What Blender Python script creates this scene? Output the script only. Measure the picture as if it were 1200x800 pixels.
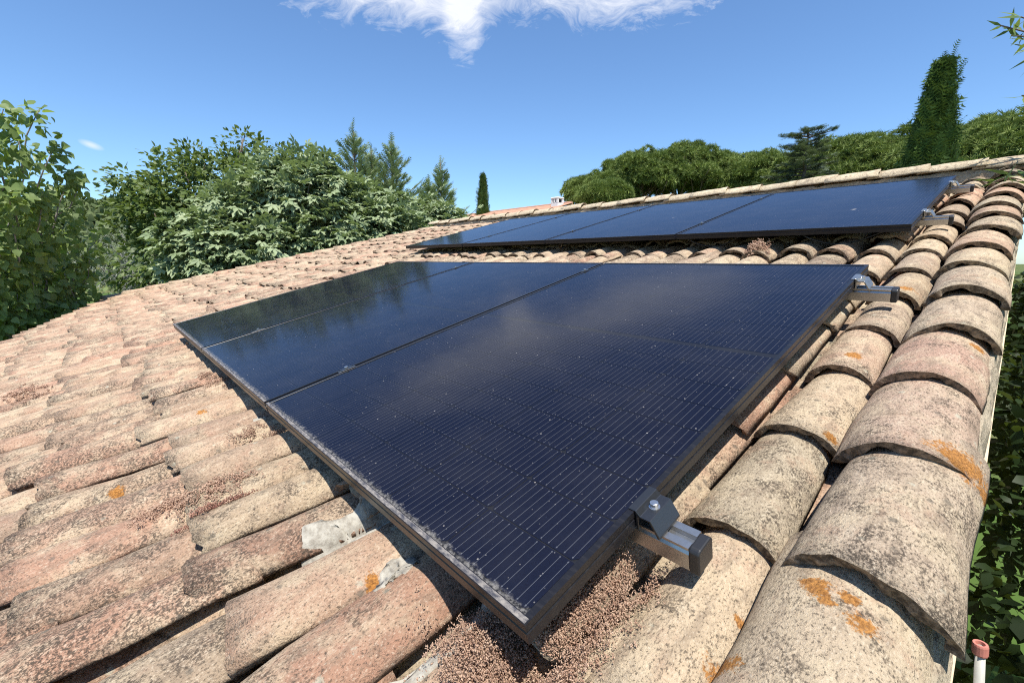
import bpy, math, random
import numpy as np
from mathutils import Vector, Matrix

for o in list(bpy.data.objects):
    bpy.data.objects.remove(o)
scene = bpy.context.scene
COL = scene.collection
R = math.radians
rng = np.random.default_rng(11)
random.seed(5)

# ------------------------------------------------------------------ frame of the roof
# X runs along the ridge, SE up the slope, SN out of the slope; origin: near lower corner of the lower panel row
S = R(13.8603)
SX = np.array([1., 0, 0]); SE = np.array([0, math.cos(S), math.sin(S)]); SN = np.array([0, -math.sin(S), math.cos(S)])
GZ = -3.7                                                     # ground level

# ------------------------------------------------------------------ camera
PITCH, ROLL, YAW = R(10.249), R(.1686), R(-47.5257)
CAM = np.array([.31837, -.32028, .42199])
fw = np.array([math.sin(YAW) * math.cos(PITCH), math.cos(YAW) * math.cos(PITCH), -math.sin(PITCH)])
rt = np.array([math.cos(YAW), -math.sin(YAW), 0]); upv = np.cross(rt, fw)
CR = rt * math.cos(ROLL) + upv * math.sin(ROLL); CU = -rt * math.sin(ROLL) + upv * math.cos(ROLL)
cd = bpy.data.cameras.new('camera'); cam = bpy.data.objects.new('camera', cd); COL.objects.link(cam)
cam.matrix_world = Matrix(((CR[0], CU[0], -fw[0], CAM[0]), (CR[1], CU[1], -fw[1], CAM[1]), (CR[2], CU[2], -fw[2], CAM[2]), (0, 0, 0, 1)))
cd.sensor_fit = 'HORIZONTAL'; cd.sensor_width = 36; cd.lens = 522.718 / 1200 * 36
cd.clip_start = .02; cd.clip_end = 3000
scene.camera = cam
FPX = 522.718
def ray(x, y):
    d = fw + CR * (x - 600) / FPX + CU * (400 - y) / FPX
    return d / np.linalg.norm(d)
def at(x, y, d):                                              # point seen in a direction, d metres away on the ground plan
    q = ray(x, y); return CAM + q * d / math.hypot(q[0], q[1])

# ------------------------------------------------------------------ sun, sky, exposure
SUN = .35 * SX + .93 * SN + .03 * SE; SUN = SUN / np.linalg.norm(SUN)
sun_el = math.asin(SUN[2]); sun_az = math.atan2(SUN[0], SUN[1])      # azimuth from +Y towards +X
ld = bpy.data.lights.new('sun', 'SUN'); ld.energy = 5.0; ld.angle = R(.53); ld.color = (1, .955, .88)
sun = bpy.data.objects.new('sun', ld); COL.objects.link(sun)
sun.rotation_euler = Vector(SUN).to_track_quat('Z', 'Y').to_euler(); sun.location = (6, -4, 12)

world = bpy.data.worlds.new('World'); scene.world = world; world.use_nodes = True
wt = world.node_tree; wt.nodes.clear()
def W(t, **k):
    n = wt.nodes.new(t)
    for a, b in k.items(): setattr(n, a, b)
    return n
wl = wt.links.new
sky = W('ShaderNodeTexSky', sky_type='NISHITA', sun_disc=False, sun_elevation=sun_el, sun_rotation=sun_az,
        altitude=200, air_density=1.0, dust_density=.35, ozone_density=2.2)
def wmath(op, a, b=None, c=None, clamp=False):
    n = W('ShaderNodeMath', operation=op, use_clamp=clamp)
    for i, v in enumerate((a, b, c)):
        if v is None: continue
        if isinstance(v, (int, float)): n.inputs[i].default_value = v
        else: wl(v, n.inputs[i])
    return n.outputs[0]
def wdot(v):
    n = W('ShaderNodeVectorMath', operation='DOT_PRODUCT'); wl(tc.outputs['Generated'], n.inputs[0]); n.inputs[1].default_value = tuple(v)
    return n.outputs['Value']
tc = W('ShaderNodeTexCoord')
def patch(px, py):                                            # flat coordinates on the sky round one direction
    c = ray(px, py); a = np.cross(c, [0, 0, 1.]); a /= np.linalg.norm(a); b = np.cross(a, c)
    z = wmath('MAXIMUM', wdot(c), .02)
    return wmath('DIVIDE', wdot(a), z), wmath('DIVIDE', wdot(b), z), wmath('GREATER_THAN', wdot(c), .25)
# wisp of cirrus high over the ridge
p, q, front = patch(575, 15)
comb = W('ShaderNodeCombineXYZ'); wl(p, comb.inputs[0]); wl(q, comb.inputs[1])
def wnoise(vec, scale, detail, rough=.6, dist=0., sc=(1, 1, 1), rot=0):
    m = W('ShaderNodeMapping'); wl(vec, m.inputs[0]); m.inputs['Scale'].default_value = sc; m.inputs['Rotation'].default_value = (0, 0, rot)
    n = W('ShaderNodeTexNoise'); wl(m.outputs[0], n.inputs['Vector'])
    n.inputs['Scale'].default_value = scale; n.inputs['Detail'].default_value = detail; n.inputs['Roughness'].default_value = rough; n.inputs['Distortion'].default_value = dist
    return n.outputs['Fac']
n_big = wnoise(comb.outputs[0], 4, 5, .6, .6, (1, 2.2, 1), -.25)
n_fib = wnoise(comb.outputs[0], 13, 9, .68, 1.4, (1, 2.0, 1), -.5)
fc = W('ShaderNodeFloatCurve'); pn = wmath('ADD', wmath('MULTIPLY', p, .8), .5, clamp=True); wl(pn, fc.inputs['Value'])
cv = fc.mapping.curves[0]                                     # lower rim of the cloud: x = along, y = drop below the centre
pts = [(0, .99), (.10, .88), (.18, .60), (.26, .47), (.36, .41), (.425, .36), (.452, .24), (.470, .25), (.492, .38), (.53, .46), (.60, .45), (.70, .44), (.78, .50), (.85, .66), (.92, .9), (1, .99)]
cv.points[0].location = pts[0]; cv.points[1].location = pts[-1]
for a in pts[1:-1]: cv.points.new(*a)
fc.mapping.update()
rim = wmath('MULTIPLY', wmath('SUBTRACT', fc.outputs[0], .5), .30)
d1 = wmath('SUBTRACT', q, rim)
d1 = wmath('ADD', d1, wmath('MULTIPLY', wmath('SUBTRACT', n_fib, .5), .14))
up_fade = wmath('SUBTRACT', 1, wmath('MULTIPLY', wmath('SUBTRACT', q, .035), 10, clamp=True))
m1 = wmath('SMOOTH_MIN', wmath('MULTIPLY', d1, 13, clamp=True), 1, .2)
m1 = wmath('MULTIPLY', wmath('MULTIPLY', m1, front), up_fade)
m1 = wmath('MULTIPLY', m1, wmath('ADD', .70, wmath('MULTIPLY', n_big, .5), clamp=True), clamp=True)
# a small puff over the far corner
p2, q2, f2 = patch(107, 170)
e2 = wmath('SQRT', wmath('ADD', wmath('POWER', wmath('MULTIPLY', p2, 80), 2), wmath('POWER', wmath('MULTIPLY', wmath('ADD', q2, wmath('MULTIPLY', p2, .25)), 190), 2)))
m2 = wmath('MULTIPLY', wmath('MULTIPLY', wmath('SUBTRACT', 1.25, e2, clamp=True), f2), .55)
mask = wmath('MAXIMUM', m1, m2, clamp=True)
tint = W('ShaderNodeMix', data_type='RGBA', blend_type='MULTIPLY'); tint.inputs[0].default_value = 1
wl(sky.outputs[0], tint.inputs[6]); tint.inputs[7].default_value = (.80, 1.0, 1.18, 1)
mx = W('ShaderNodeMix', data_type='RGBA'); wl(mask, mx.inputs[0]); wl(tint.outputs[2], mx.inputs[6]); mx.inputs[7].default_value = (6.4, 6.5, 6.8, 1)
bg = W('ShaderNodeBackground'); wl(mx.outputs[2], bg.inputs[0]); bg.inputs[1].default_value = .110
wo = W('ShaderNodeOutputWorld'); wl(bg.outputs[0], wo.inputs[0])

vs = scene.view_settings
vs.view_transform = 'Standard'; vs.look = 'None'; vs.exposure = .62; vs.gamma = 1; vs.use_curve_mapping = False
scene.render.engine = 'CYCLES'
scene.cycles.max_bounces = 4; scene.cycles.transparent_max_bounces = 6
scene.cycles.sample_clamp_indirect = 4
scene.cycles.use_denoising = False; scene.cycles.filter_width = 1.1

# ------------------------------------------------------------------ node material helper
class Mat:
    def __init__(s, name):
        s.m = bpy.data.materials.new(name); s.m.use_nodes = True; s.t = s.m.node_tree; s.t.nodes.clear()
        s.out = s.n('ShaderNodeOutputMaterial')
    def n(s, t, **k):
        x = s.t.nodes.new(t)
        for a, b in k.items(): setattr(x, a, b)
        return x
    def put(s, sock, v):
        if isinstance(v, bpy.types.NodeSocket): s.t.links.new(v, sock)
        elif isinstance(v, tuple) and len(v) == 3 and sock.type == 'RGBA': sock.default_value = (*v, 1)
        else: sock.default_value = v
    def math(s, op, a, b=None, clamp=False):
        x = s.n('ShaderNodeMath', operation=op, use_clamp=clamp); s.put(x.inputs[0], a)
        if b is not None: s.put(x.inputs[1], b)
        return x.outputs[0]
    def mul(s, *a):
        r = a[0]
        for b in a[1:]: r = s.math('MULTIPLY', r, b)
        return r
    def mix(s, f, a, b, mode='MIX'):
        x = s.n('ShaderNodeMix', data_type='RGBA', blend_type=mode); s.put(x.inputs[0], f); s.put(x.inputs[6], a); s.put(x.inputs[7], b)
        return x.outputs[2]
    def step(s, v, lo, hi):                                    # 0 below lo, 1 above hi
        x = s.n('ShaderNodeMapRange', interpolation_type='SMOOTHSTEP'); s.put(x.inputs[0], v)
        x.inputs[1].default_value = lo; x.inputs[2].default_value = hi
        return x.outputs[0]
    def noise(s, vec, scale, detail=4, rough=.6, dist=0.):
        x = s.n('ShaderNodeTexNoise'); s.put(x.inputs['Vector'], vec); x.inputs['Scale'].default_value = scale
        x.inputs['Detail'].default_value = detail; x.inputs['Roughness'].default_value = rough; x.inputs['Distortion'].default_value = dist
        return x.outputs['Fac']
    def voro(s, vec, scale, rnd=1.):
        x = s.n('ShaderNodeTexVoronoi'); s.put(x.inputs['Vector'], vec); x.inputs['Scale'].default_value = scale; x.inputs['Randomness'].default_value = rnd
        sp = s.n('ShaderNodeSeparateColor'); s.t.links.new(x.outputs['Color'], sp.inputs[0])
        return x.outputs['Distance'], sp.outputs[0], sp.outputs[1]
    def mapping(s, vec, scale=(1, 1, 1), rot=(0, 0, 0), loc=(0, 0, 0)):
        x = s.n('ShaderNodeMapping'); s.put(x.inputs[0], vec); x.inputs['Scale'].default_value = scale
        x.inputs['Rotation'].default_value = rot; x.inputs['Location'].default_value = loc
        return x.outputs[0]
    def roofpos(s):
        g = s.n('ShaderNodeNewGeometry'); return s.mapping(g.outputs['Position'], rot=(-S, 0, 0))
    def objpos(s): return s.n('ShaderNodeTexCoord').outputs['Object']
    def tint(s):
        a = s.n('ShaderNodeAttribute', attribute_name='tint'); b = s.n('ShaderNodeObjectInfo')
        return s.mix(1., a.outputs['Color'], b.outputs['Color'], 'MULTIPLY')
    def bump(s, h, strength=.5, dist=.004):
        x = s.n('ShaderNodeBump'); s.put(x.inputs['Height'], h); x.inputs['Strength'].default_value = strength; x.inputs['Distance'].default_value = dist
        return x.outputs[0]
    def principled(s, col, rough=.6, metal=0., spec=.5, normal=None):
        x = s.n('ShaderNodeBsdfPrincipled'); s.put(x.inputs['Base Color'], col); s.put(x.inputs['Roughness'], rough)
        s.put(x.inputs['Metallic'], metal); s.put(x.inputs['Specular IOR Level'], spec)
        if normal is not None: s.put(x.inputs['Normal'], normal)
        return x.outputs[0]
    def finish(s, sh):
        s.t.links.new(sh, s.out.inputs[0]); return s.m

def plain(name, col, rough=.6, metal=0., spec=.5, grain=0., gscale=60, bump=0.):
    m = Mat(name); c = col; nm = None
    if grain:
        nz = m.noise(m.objpos(), gscale, 5, .65)
        c = m.mix(m.mul(m.step(nz, .3, .75), grain), col, tuple(x * .35 for x in col))
        if bump: nm = m.bump(nz, bump, .003)
    return m.finish(m.principled(c, rough, metal, spec, nm))

# orange lichen colonies: place on the slope (u, v) and radius
LICHEN = [(.312, .715, .038), (.205, .316, .017), (.222, .298, .010), (.258, .292, .015), (.24, .318, .010), (.296, 1.275, .016), (.35, .69, .02),
          (.15, .165, .018), (.135, .251, .007), (.124, .736, .013), (.076, 1.133, .020), (-.346, -.067, .012),
          (-1.257, -.396, .016), (-1.59, -.132, .014), (.09, 1.76, .025)]
def tile_material(name, mortar=False):
    m = Mat(name); P = m.roofpos(); PS = m.mapping(P, (1, .28, 1))
    base = m.tint()
    at_ = m.n('ShaderNodeAttribute', attribute_name='tint'); oi = m.n('ShaderNodeObjectInfo')
    crust = m.mul(m.math('SUBTRACT', m.mul(at_.outputs['Alpha'], oi.outputs['Alpha']), .5), .26)   # how crusted each tile is
    n1 = m.noise(P, 8, 5, .65, .4); n1b = m.noise(m.mapping(P, loc=(7, 3, 1)), 11, 5, .7, .3); n2 = m.noise(PS, 46, 5, .7); n3 = m.noise(P, 170, 5, .8); n4 = m.noise(m.mapping(P, (1, .6, 1), loc=(3, 1, 5)), 300, 3, .7)
    nd = m.math('ADD', m.noise(m.mapping(P, loc=(1.3, 8.2, 0)), 13, 6, .74, .5), crust)
    c = m.mix(m.mul(m.step(n1, .44, .62), .60), base, (.58, .47, .32) if not mortar else (.46, .39, .28))
    c = m.mix(m.mul(m.step(n1b, .52, .68), .40 if not mortar else .10), c, (.40, .215, .145))
    c = m.mix(m.mul(m.step(n2, .48, .66), .55), c, (.22, .165, .12))            # streaks that run down the slope
    c = m.mix(m.mul(m.step(n2, .46, .30), .35), c, (.72, .61, .45))
    dk = m.mul(m.step(nd, .49, .64), m.step(m.math('ADD', m.mul(n3, .5), m.mul(n4, .5)), .45, .54))
    c = m.mix(m.mul(dk, .84), c, (.060, .048, .038))                           # black crusts
    c = m.mix(m.mul(m.step(n3, .57, .65), .55), c, (.14, .105, .08))
    c = m.mix(m.mul(m.step(n4, .555, .63), .74), c, (.085, .068, .052))
    c = m.mix(m.mul(m.step(n4, .44, .32), .40), c, (.72, .63, .49))
    d, r1, r2 = m.voro(P, 34)
    edge = m.math('ADD', d, m.mul(m.math('SUBTRACT', n3, .5), .7))
    c = m.mix(m.mul(m.step(edge, .26, .12), m.step(r1, .90, .905), .6), c, (.48, .47, .37))  # pale round lichens
    c = m.mix(m.mul(m.step(edge, .26, .12), m.step(r2, .82, .825), .7), c, (.14, .12, .095))
    d, r1, r2 = m.voro(m.mapping(P, loc=(4, 2, 0)), 6.5)
    edge = m.math('ADD', d, m.mul(m.math('SUBTRACT', n3, .5), .9))
    org = m.mul(m.step(edge, .12, .02), m.step(r1, .90, .91))
    flat = m.mapping(P, (1, 1, 0))
    wob = m.math('ADD', m.mul(m.math('SUBTRACT', n3, .5), 3.2), m.mul(m.math('SUBTRACT', m.noise(P, 45, 3), .5), 2.2))
    for (u, v, r) in LICHEN:
        x = m.n('ShaderNodeVectorMath', operation='DISTANCE'); m.put(x.inputs[0], flat); x.inputs[1].default_value = (u, v, 0)
        k = m.math('ADD', m.math('DIVIDE', x.outputs['Value'], r), wob)
        org = m.math('MAXIMUM', org, m.step(k, 1.15, .70))
    c = m.mix(m.mul(org, .88), c, m.mix(m.step(n4, .35, .65), (.50, .21, .035), (.24, .095, .02)))
    h = m.math('ADD', m.noise(P, 60, 3, .7), m.mul(n3, 1.2))
    return m.finish(m.principled(c, .93, 0., .15, m.bump(h, .8, .006)))

M = {}
M['tile'] = tile_material('weathered_terracotta')
M['mortar'] = tile_material('lime_mortar', True)
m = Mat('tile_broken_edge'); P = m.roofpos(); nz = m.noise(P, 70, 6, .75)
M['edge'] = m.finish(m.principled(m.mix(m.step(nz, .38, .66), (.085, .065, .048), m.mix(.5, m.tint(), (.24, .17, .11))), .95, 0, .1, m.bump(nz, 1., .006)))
M['deck'] = plain('roof_deck', (.16, .13, .10), .95, grain=.5, gscale=20)
m = Mat('wall_render'); nz = m.noise(m.objpos(), 9, 6, .65)
M['render'] = m.finish(m.principled(m.mix(m.step(nz, .3, .7), (.62, .52, .38), (.50, .40, .28)), .9, 0, .2, m.bump(m.noise(m.objpos(), 120, 4), .5, .004)))
m = Mat('white_patch'); nz = m.noise(m.roofpos(), 60, 6, .7)
M['white_mortar'] = m.finish(m.principled(m.mix(m.step(nz, .35, .7), (.40, .375, .32), (.22, .195, .16)), .95, 0, .1, m.bump(nz, .8, .004)))
M['anodised'] = plain('black_anodised_aluminium', (.012, .012, .014), .34, .0, .55, grain=.0)
m = Mat('dusty_frame'); nz = m.noise(m.mapping(m.objpos(), (.25, 1, 1)), 90, 6, .7)
M['frame'] = m.finish(m.principled(m.mix(m.mul(m.step(nz, .45, .75), .03), (.011, .011, .014), (.42, .38, .33)), m.math('ADD', m.mul(nz, .25), .22), 0, .32))
m = Mat('dirty_frame_lip'); nz = m.noise(m.mapping(m.objpos(), (.4, 1, 1)), 130, 6, .75)
M['lip'] = m.finish(m.principled(m.mix(m.mul(m.step(nz, .36, .66), .55), (.04, .04, .05), (.44, .39, .33)), .55, 0, .5))
M['alu'] = plain('mill_aluminium', (.50, .49, .47), .34, .92, .5, grain=.25, gscale=90)
M['black_plastic'] = plain('black_plastic', (.018, .018, .02), .42, 0, .5, grain=.0)
M['steel'] = plain('stainless_steel', (.60, .60, .60), .25, .9)
m = Mat('silicon_cell'); nz = m.noise(m.objpos(), 25, 3)
M['cell'] = m.finish(m.principled(m.mix(nz, (.004, .005, .015), (.006, .0075, .020)), .38, 0, .35))
M['backsheet'] = plain('black_backsheet', (.004, .004, .006), .6)
M['wire'] = plain('silver_wire', (.22, .23, .26), .38, .55)
# cover glass: clear sheet that mirrors by Fresnel, with settled dust
m = Mat('cover_glass'); ob = m.objpos()
fr = m.n('ShaderNodeFresnel'); fr.inputs[0].default_value = 1.40
tr = m.n('ShaderNodeBsdfTransparent'); tr.inputs[0].default_value = (.90, .91, .93, 1)
gl = m.n('ShaderNodeBsdfAnisotropic'); gl.inputs['Roughness'].default_value = .11; gl.inputs['Color'].default_value = (.58, .60, .66, 1)
rip = m.noise(ob, 3.0, 3, .5); m.put(gl.inputs['Normal'], m.bump(rip, .12, .004))
mx1 = m.n('ShaderNodeMixShader'); m.put(mx1.inputs[0], fr.outputs[0]); m.put(mx1.inputs[1], tr.outputs[0]); m.put(mx1.inputs[2], gl.outputs[0])
df = m.n('ShaderNodeBsdfDiffuse'); df.inputs[0].default_value = (.55, .52, .48, 1)
g = m.n('ShaderNodeNewGeometry').outputs['Position']
d1, r1, _ = m.voro(g, 40); d2, r2, _ = m.voro(m.mapping(g, loc=(3, 5, 2)), 95)
sp = m.math('MAXIMUM', m.mul(m.step(d1, .085, .04), m.step(r1, .60, .61)), m.mul(m.step(d2, .13, .06), m.step(r2, .62, .63), .55))
film = m.mul(m.step(m.noise(g, 5, 5, .7), .35, .75), .012)
sx = m.n('ShaderNodeSeparateXYZ'); m.put(sx.inputs[0], ob)
low = m.mul(m.step(m.math('ADD', sx.outputs[1], m.mul(m.math('SUBTRACT', m.noise(g, 70, 5, .7), .5), .030)), .022, .010), m.step(m.noise(g, 160, 4, .7), .34, .68), .36)
d3, r3, _ = m.voro(m.mapping(g, (1, .6, 1), loc=(1, 1, 1)), 4.2)
smear = m.mul(m.step(m.math('ADD', d3, m.mul(m.noise(g, 60, 4), .16)), .145, .10), m.step(r3, .80, .81), .40)
dust = m.math('MAXIMUM', m.math('MAXIMUM', m.mul(sp, .42), film), m.math('MAXIMUM', low, smear))
mx2 = m.n('ShaderNodeMixShader'); m.put(mx2.inputs[0], dust); m.put(mx2.inputs[1], mx1.outputs[0]); m.put(mx2.inputs[2], df.outputs[0])
M['glass'] = m.finish(mx2.outputs[0])

def leaf_mat(name, c1, c2, rough=.45, transl=.35, spec=.4, back=None):
    m = Mat(name); a = m.n('ShaderNodeAttribute', attribute_name='tint')
    sp = m.n('ShaderNodeSeparateColor'); m.put(sp.inputs[0], a.outputs['Color'])
    c = m.mix(sp.outputs[0], c1, c2)
    if back:
        g = m.n('ShaderNodeNewGeometry'); c = m.mix(m.mul(g.outputs['Backfacing'], .8), c, back)
    pr = m.principled(c, rough, 0, spec)
    tl = m.n('ShaderNodeBsdfTranslucent'); m.put(tl.inputs[0], m.mix(.5, c, (.30, .42, .05)))
    mx = m.n('ShaderNodeMixShader'); mx.inputs[0].default_value = transl; m.put(mx.inputs[1], pr); m.put(mx.inputs[2], tl.outputs[0])
    return m.finish(mx.outputs[0])
M['poplar'] = leaf_mat('poplar_leaf', (0.115, 0.185, 0.035), (0.34, 0.43, 0.11), .4, .48, .35, (.20, .27, .10))
M['fig'] = leaf_mat('fig_leaf', (0.15, 0.205, 0.095), (0.36, 0.42, 0.24), .55, .22, .35, (.20, .26, .14))
M['mulberry'] = leaf_mat('mulberry_leaf', (0.045, 0.075, 0.022), (0.16, 0.21, 0.06), .5, .25, .3)
M['fir'] = leaf_mat('fir_needles', (0.12, 0.17, 0.075), (0.34, 0.41, 0.205), .6, .12, .25)
M['cedar'] = leaf_mat('cedar_needles', (0.075, 0.105, 0.072), (0.2, 0.235, 0.16), .6, .1, .2)
M['cypress'] = leaf_mat('cypress_scales', (0.022, 0.055, 0.012), (0.12, 0.19, 0.045), .6, .12, .2)
M['pine'] = leaf_mat('pine_needles', (0.065, 0.105, 0.022), (0.26, 0.32, 0.09), .6, .15, .2)
M['olive'] = leaf_mat('grey_leaf', (0.12, 0.14, 0.1), (0.3, 0.32, 0.25), .6, .15, .3)
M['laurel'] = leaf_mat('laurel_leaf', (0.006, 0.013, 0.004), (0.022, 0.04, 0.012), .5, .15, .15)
M['lance'] = leaf_mat('lance_leaf', (0.07, 0.13, 0.03), (0.19, 0.26, 0.08), .5, .3, .2)
M['wood'] = leaf_mat('far_wood', (0.05, 0.075, 0.03), (0.14, 0.17, 0.07), .8, .1, .1)
M['grass'] = leaf_mat('grass_blade', (.06, .12, .02), (.16, .24, .06), .6, .3, .2)
M['sedum'] = leaf_mat('dry_sedum', (.30, .165, .115), (.62, .44, .32), .7, .15, .2)
M['red_sedum'] = leaf_mat('red_sedum', (.17, .05, .045), (.42, .24, .17), .7, .15, .2)
M['bark'] = plain('bark', (.16, .12, .085), .9, grain=.8, gscale=14, bump=.6)
M['greybark'] = plain('grey_bark', (.26, .24, .21), .9, grain=.7, gscale=14, bump=.6)
m = Mat('lawn'); g = m.n('ShaderNodeNewGeometry').outputs['Position']
c = m.mix(m.step(m.noise(g, .12, 6, .65), .35, .68), (.065, .115, .025), (.17, .155, .07)); c = m.mix(m.mul(m.noise(g, 6, 5, .7), .5), c, (.04, .07, .015))
M['lawn'] = m.finish(m.principled(c, .95, 0, .1))
M['far_tile'] = plain('far_red_tile', (.46, .25, .165), .9, grain=.45, gscale=3)
M['white'] = plain('white_limewash', (.80, .78, .74), .85, grain=.12, gscale=6)
M['dark'] = plain('plain_dark', (.02, .018, .016), .9)
M['pipe'] = plain('pale_pvc', (.46, .44, .38), .5, grain=.35, gscale=40)
M['pink'] = plain('pink_plastic', (.55, .20, .15), .55, grain=.3, gscale=60)

# ------------------------------------------------------------------ object helpers
def empty(name, loc=(0, 0, 0), rot=(0, 0, 0)):
    o = bpy.data.objects.new(name, None); COL.objects.link(o); o.location = loc; o.rotation_euler = rot; o.empty_display_size = .1
    return o
def tag(o, label=None, cat=None, group=None, kind=None):
    if label: o['label'] = label
    if cat: o['category'] = cat
    if group: o['group'] = group
    if kind: o['kind'] = kind
    return o
def link(name, me, parent=None, loc=(0, 0, 0), rot=(0, 0, 0)):
    o = bpy.data.objects.new(name, me); COL.objects.link(o); o.parent = parent; o.location = loc; o.rotation_euler = rot
    return o
def mesh(name, V, F, mat, smooth=False, tint=None):
    me = bpy.data.meshes.new(name); me.from_pydata([tuple(map(float, v)) for v in V], [], F); me.materials.append(mat)
    if smooth is True: me.polygons.foreach_set('use_smooth', [True] * len(me.polygons))
    elif isinstance(smooth, (list, np.ndarray)): me.polygons.foreach_set('use_smooth', [bool(x) for x in smooth])
    if tint is not None:
        a = me.color_attributes.new('tint', 'FLOAT_COLOR', 'POINT'); a.data.foreach_set('color', np.asarray(tint, 'f').ravel())
    me.update(); return me
def fastmesh(name, V, F, mat, tint=None, smooth=False):       # V (n,3); F (m,k) all faces with k corners
    V = np.ascontiguousarray(V, 'f'); F = np.ascontiguousarray(F, 'i'); k = F.shape[1]
    me = bpy.data.meshes.new(name); me.vertices.add(len(V)); me.vertices.foreach_set('co', V.ravel())
    me.loops.add(F.size); me.loops.foreach_set('vertex_index', F.ravel())
    me.polygons.add(len(F)); me.polygons.foreach_set('loop_start', np.arange(0, F.size, k, dtype='i'))
    me.materials.append(mat)
    if tint is not None:
        a = me.color_attributes.new('tint', 'FLOAT_COLOR', 'POINT'); a.data.foreach_set('color', np.ascontiguousarray(tint, 'f').ravel())
    me.update(calc_edges=True)
    if smooth: me.polygons.foreach_set('use_smooth', np.ones(len(F), bool))
    return me
class MB:
    def __init__(s): s.V = []; s.F = []
    def add(s, V, F):
        b = len(s.V); s.V += [tuple(v) for v in V]; s.F += [tuple(i + b for i in f) for f in F]
    def box(s, a, b):
        x0, y0, z0 = a; x1, y1, z1 = b
        s.add([(x0, y0, z0), (x1, y0, z0), (x1, y1, z0), (x0, y1, z0), (x0, y0, z1), (x1, y0, z1), (x1, y1, z1), (x0, y1, z1)],
              [(0, 3, 2, 1), (4, 5, 6, 7), (0, 1, 5, 4), (1, 2, 6, 5), (2, 3, 7, 6), (3, 0, 4, 7)])
    def prism(s, prof, x0, x1):                                # profile in (y, z), swept along x
        n = len(prof); s.add([(x0, y, z) for y, z in prof] + [(x1, y, z) for y, z in prof],
              [tuple(range(n - 1, -1, -1)), tuple(range(n, 2 * n))] + [(i, (i + 1) % n, n + (i + 1) % n, n + i) for i in range(n)])
    def tube(s, pts, rad, n=8, cap=True):
        pts = [np.array(p, float) for p in pts]; b = len(s.V); prev = None
        for i, p in enumerate(pts):
            t = pts[min(i + 1, len(pts) - 1)] - pts[max(i - 1, 0)]; t = t / (np.linalg.norm(t) + 1e-9)
            a = np.cross(t, [0, 0, 1.] if abs(t[2]) < .9 else [1., 0, 0]) if prev is None else prev - t * (prev @ t)
            a = a / (np.linalg.norm(a) + 1e-9); prev = a; c = np.cross(t, a)
            for k in range(n):
                w = 2 * math.pi * k / n; s.V.append(tuple(p + rad[i] * (a * math.cos(w) + c * math.sin(w))))
        for i in range(len(pts) - 1):
            for k in range(n):
                s.F.append((b + i * n + k, b + i * n + (k + 1) % n, b + (i + 1) * n + (k + 1) % n, b + (i + 1) * n + k))
        if cap:
            s.F.append(tuple(b + k for k in range(n - 1, -1, -1))); s.F.append(tuple(b + (len(pts) - 1) * n + k for k in range(n)))
    def mesh(s, name, mat, smooth=False): return mesh(name, s.V, s.F, mat, smooth)
def bevel(o, w, seg=2):
    b = o.modifiers.new('bevel', 'BEVEL'); b.width = w; b.segments = seg; b.limit_method = 'ANGLE'; b.harden_normals = False
def roofpt(u, v, w): return SX * u + SE * v + SN * w

# ================================================================== GROUND
me = fastmesh('ground', np.array([(-1500, -1500, GZ), (1500, -1500, GZ), (1500, 1500, GZ), (-1500, 1500, GZ)]), np.array([(0, 1, 2, 3)]), M['lawn'])
tag(link('ground', me), kind='structure')

# ================================================================== HOUSE AND ITS TILED ROOF
PITCH_U, PITCH_V, CREST = .163, .325, -.085
RIDGE_V = 5.0
U_VERGE = .239; W_VERGE = -.045
def v_eave(u): return min(-.25, max(-2.3, -.2 - .288 * (u + 9.6)))
def u_far(v): return -9.25 + (v + .3) * .33
def v_far(u): return (u + 9.25) / .33 - .3
def warp(u, v):
    t = min(1, max(0, (-.12 - u) / .5)); t = t * t * (3 - 2 * t)
    return u + .20 * min(0, v) * t * max(0.15, min(1, (u + 7) / 4))

house = empty('tiled_house', (-4.5, 1, GZ))
tag(house, 'house with sloping roof of weathered clay tiles carrying the solar panels', 'house')
def hp(P): return np.asarray(P) - np.array(house.location)
# deck under the tiles: both slopes, closed
deckw = -.21
cs = [(.30, -2.35), (.30, RIDGE_V), (u_far(RIDGE_V), RIDGE_V), (u_far(-.3), -.3), (-7.9, -.72), (-2.5, -2.35)]
top = [roofpt(u, v, deckw) for u, v in cs]; bot = [p - np.array([0, 0, .16]) for p in top]
n = len(cs); F = [tuple(range(n)), tuple(range(2 * n - 1, n - 1, -1))] + [(i, n + i, n + (i + 1) % n, (i + 1) % n) for i in range(n)]
bk = [top[1], top[2], top[2] + np.array([0, 5.2, -1.28]), top[1] + np.array([0, 5.2, -1.28])]
b0 = 2 * n
F += [(b0, b0 + 1, b0 + 2, b0 + 3), (b0 + 7, b0 + 6, b0 + 5, b0 + 4)] + [(b0 + i, b0 + 4 + i, b0 + 4 + (i + 1) % 4, b0 + (i + 1) % 4) for i in range(4)]
roof = link('roof', mesh('roof', top + bot + bk + [p - np.array([0, .02, .16]) for p in bk], F, M['deck']), house, hp((0, 0, 0)))
# walls
wb = []
for (u, v) in [(.24, -2.0), (.24, RIDGE_V), (u_far(RIDGE_V) + .3, RIDGE_V), (u_far(-.3) + .35, -.1), (-7.6, -.5), (-2.4, -2.0)]:
    wb.append(roofpt(u, v, deckw - .17))
wb.insert(2, wb[1] + np.array([0, 4.7, -1.2])); wb.insert(3, wb[3] + np.array([0, 4.7, -1.2]))
n = len(wb)
link('wall', mesh('wall', wb + [np.array([p[0], p[1], GZ - .1]) for p in wb], [(i, n + i, n + (i + 1) % n, (i + 1) % n) for i in range(n)], M['render']), house, hp((0, 0, 0)))

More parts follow.
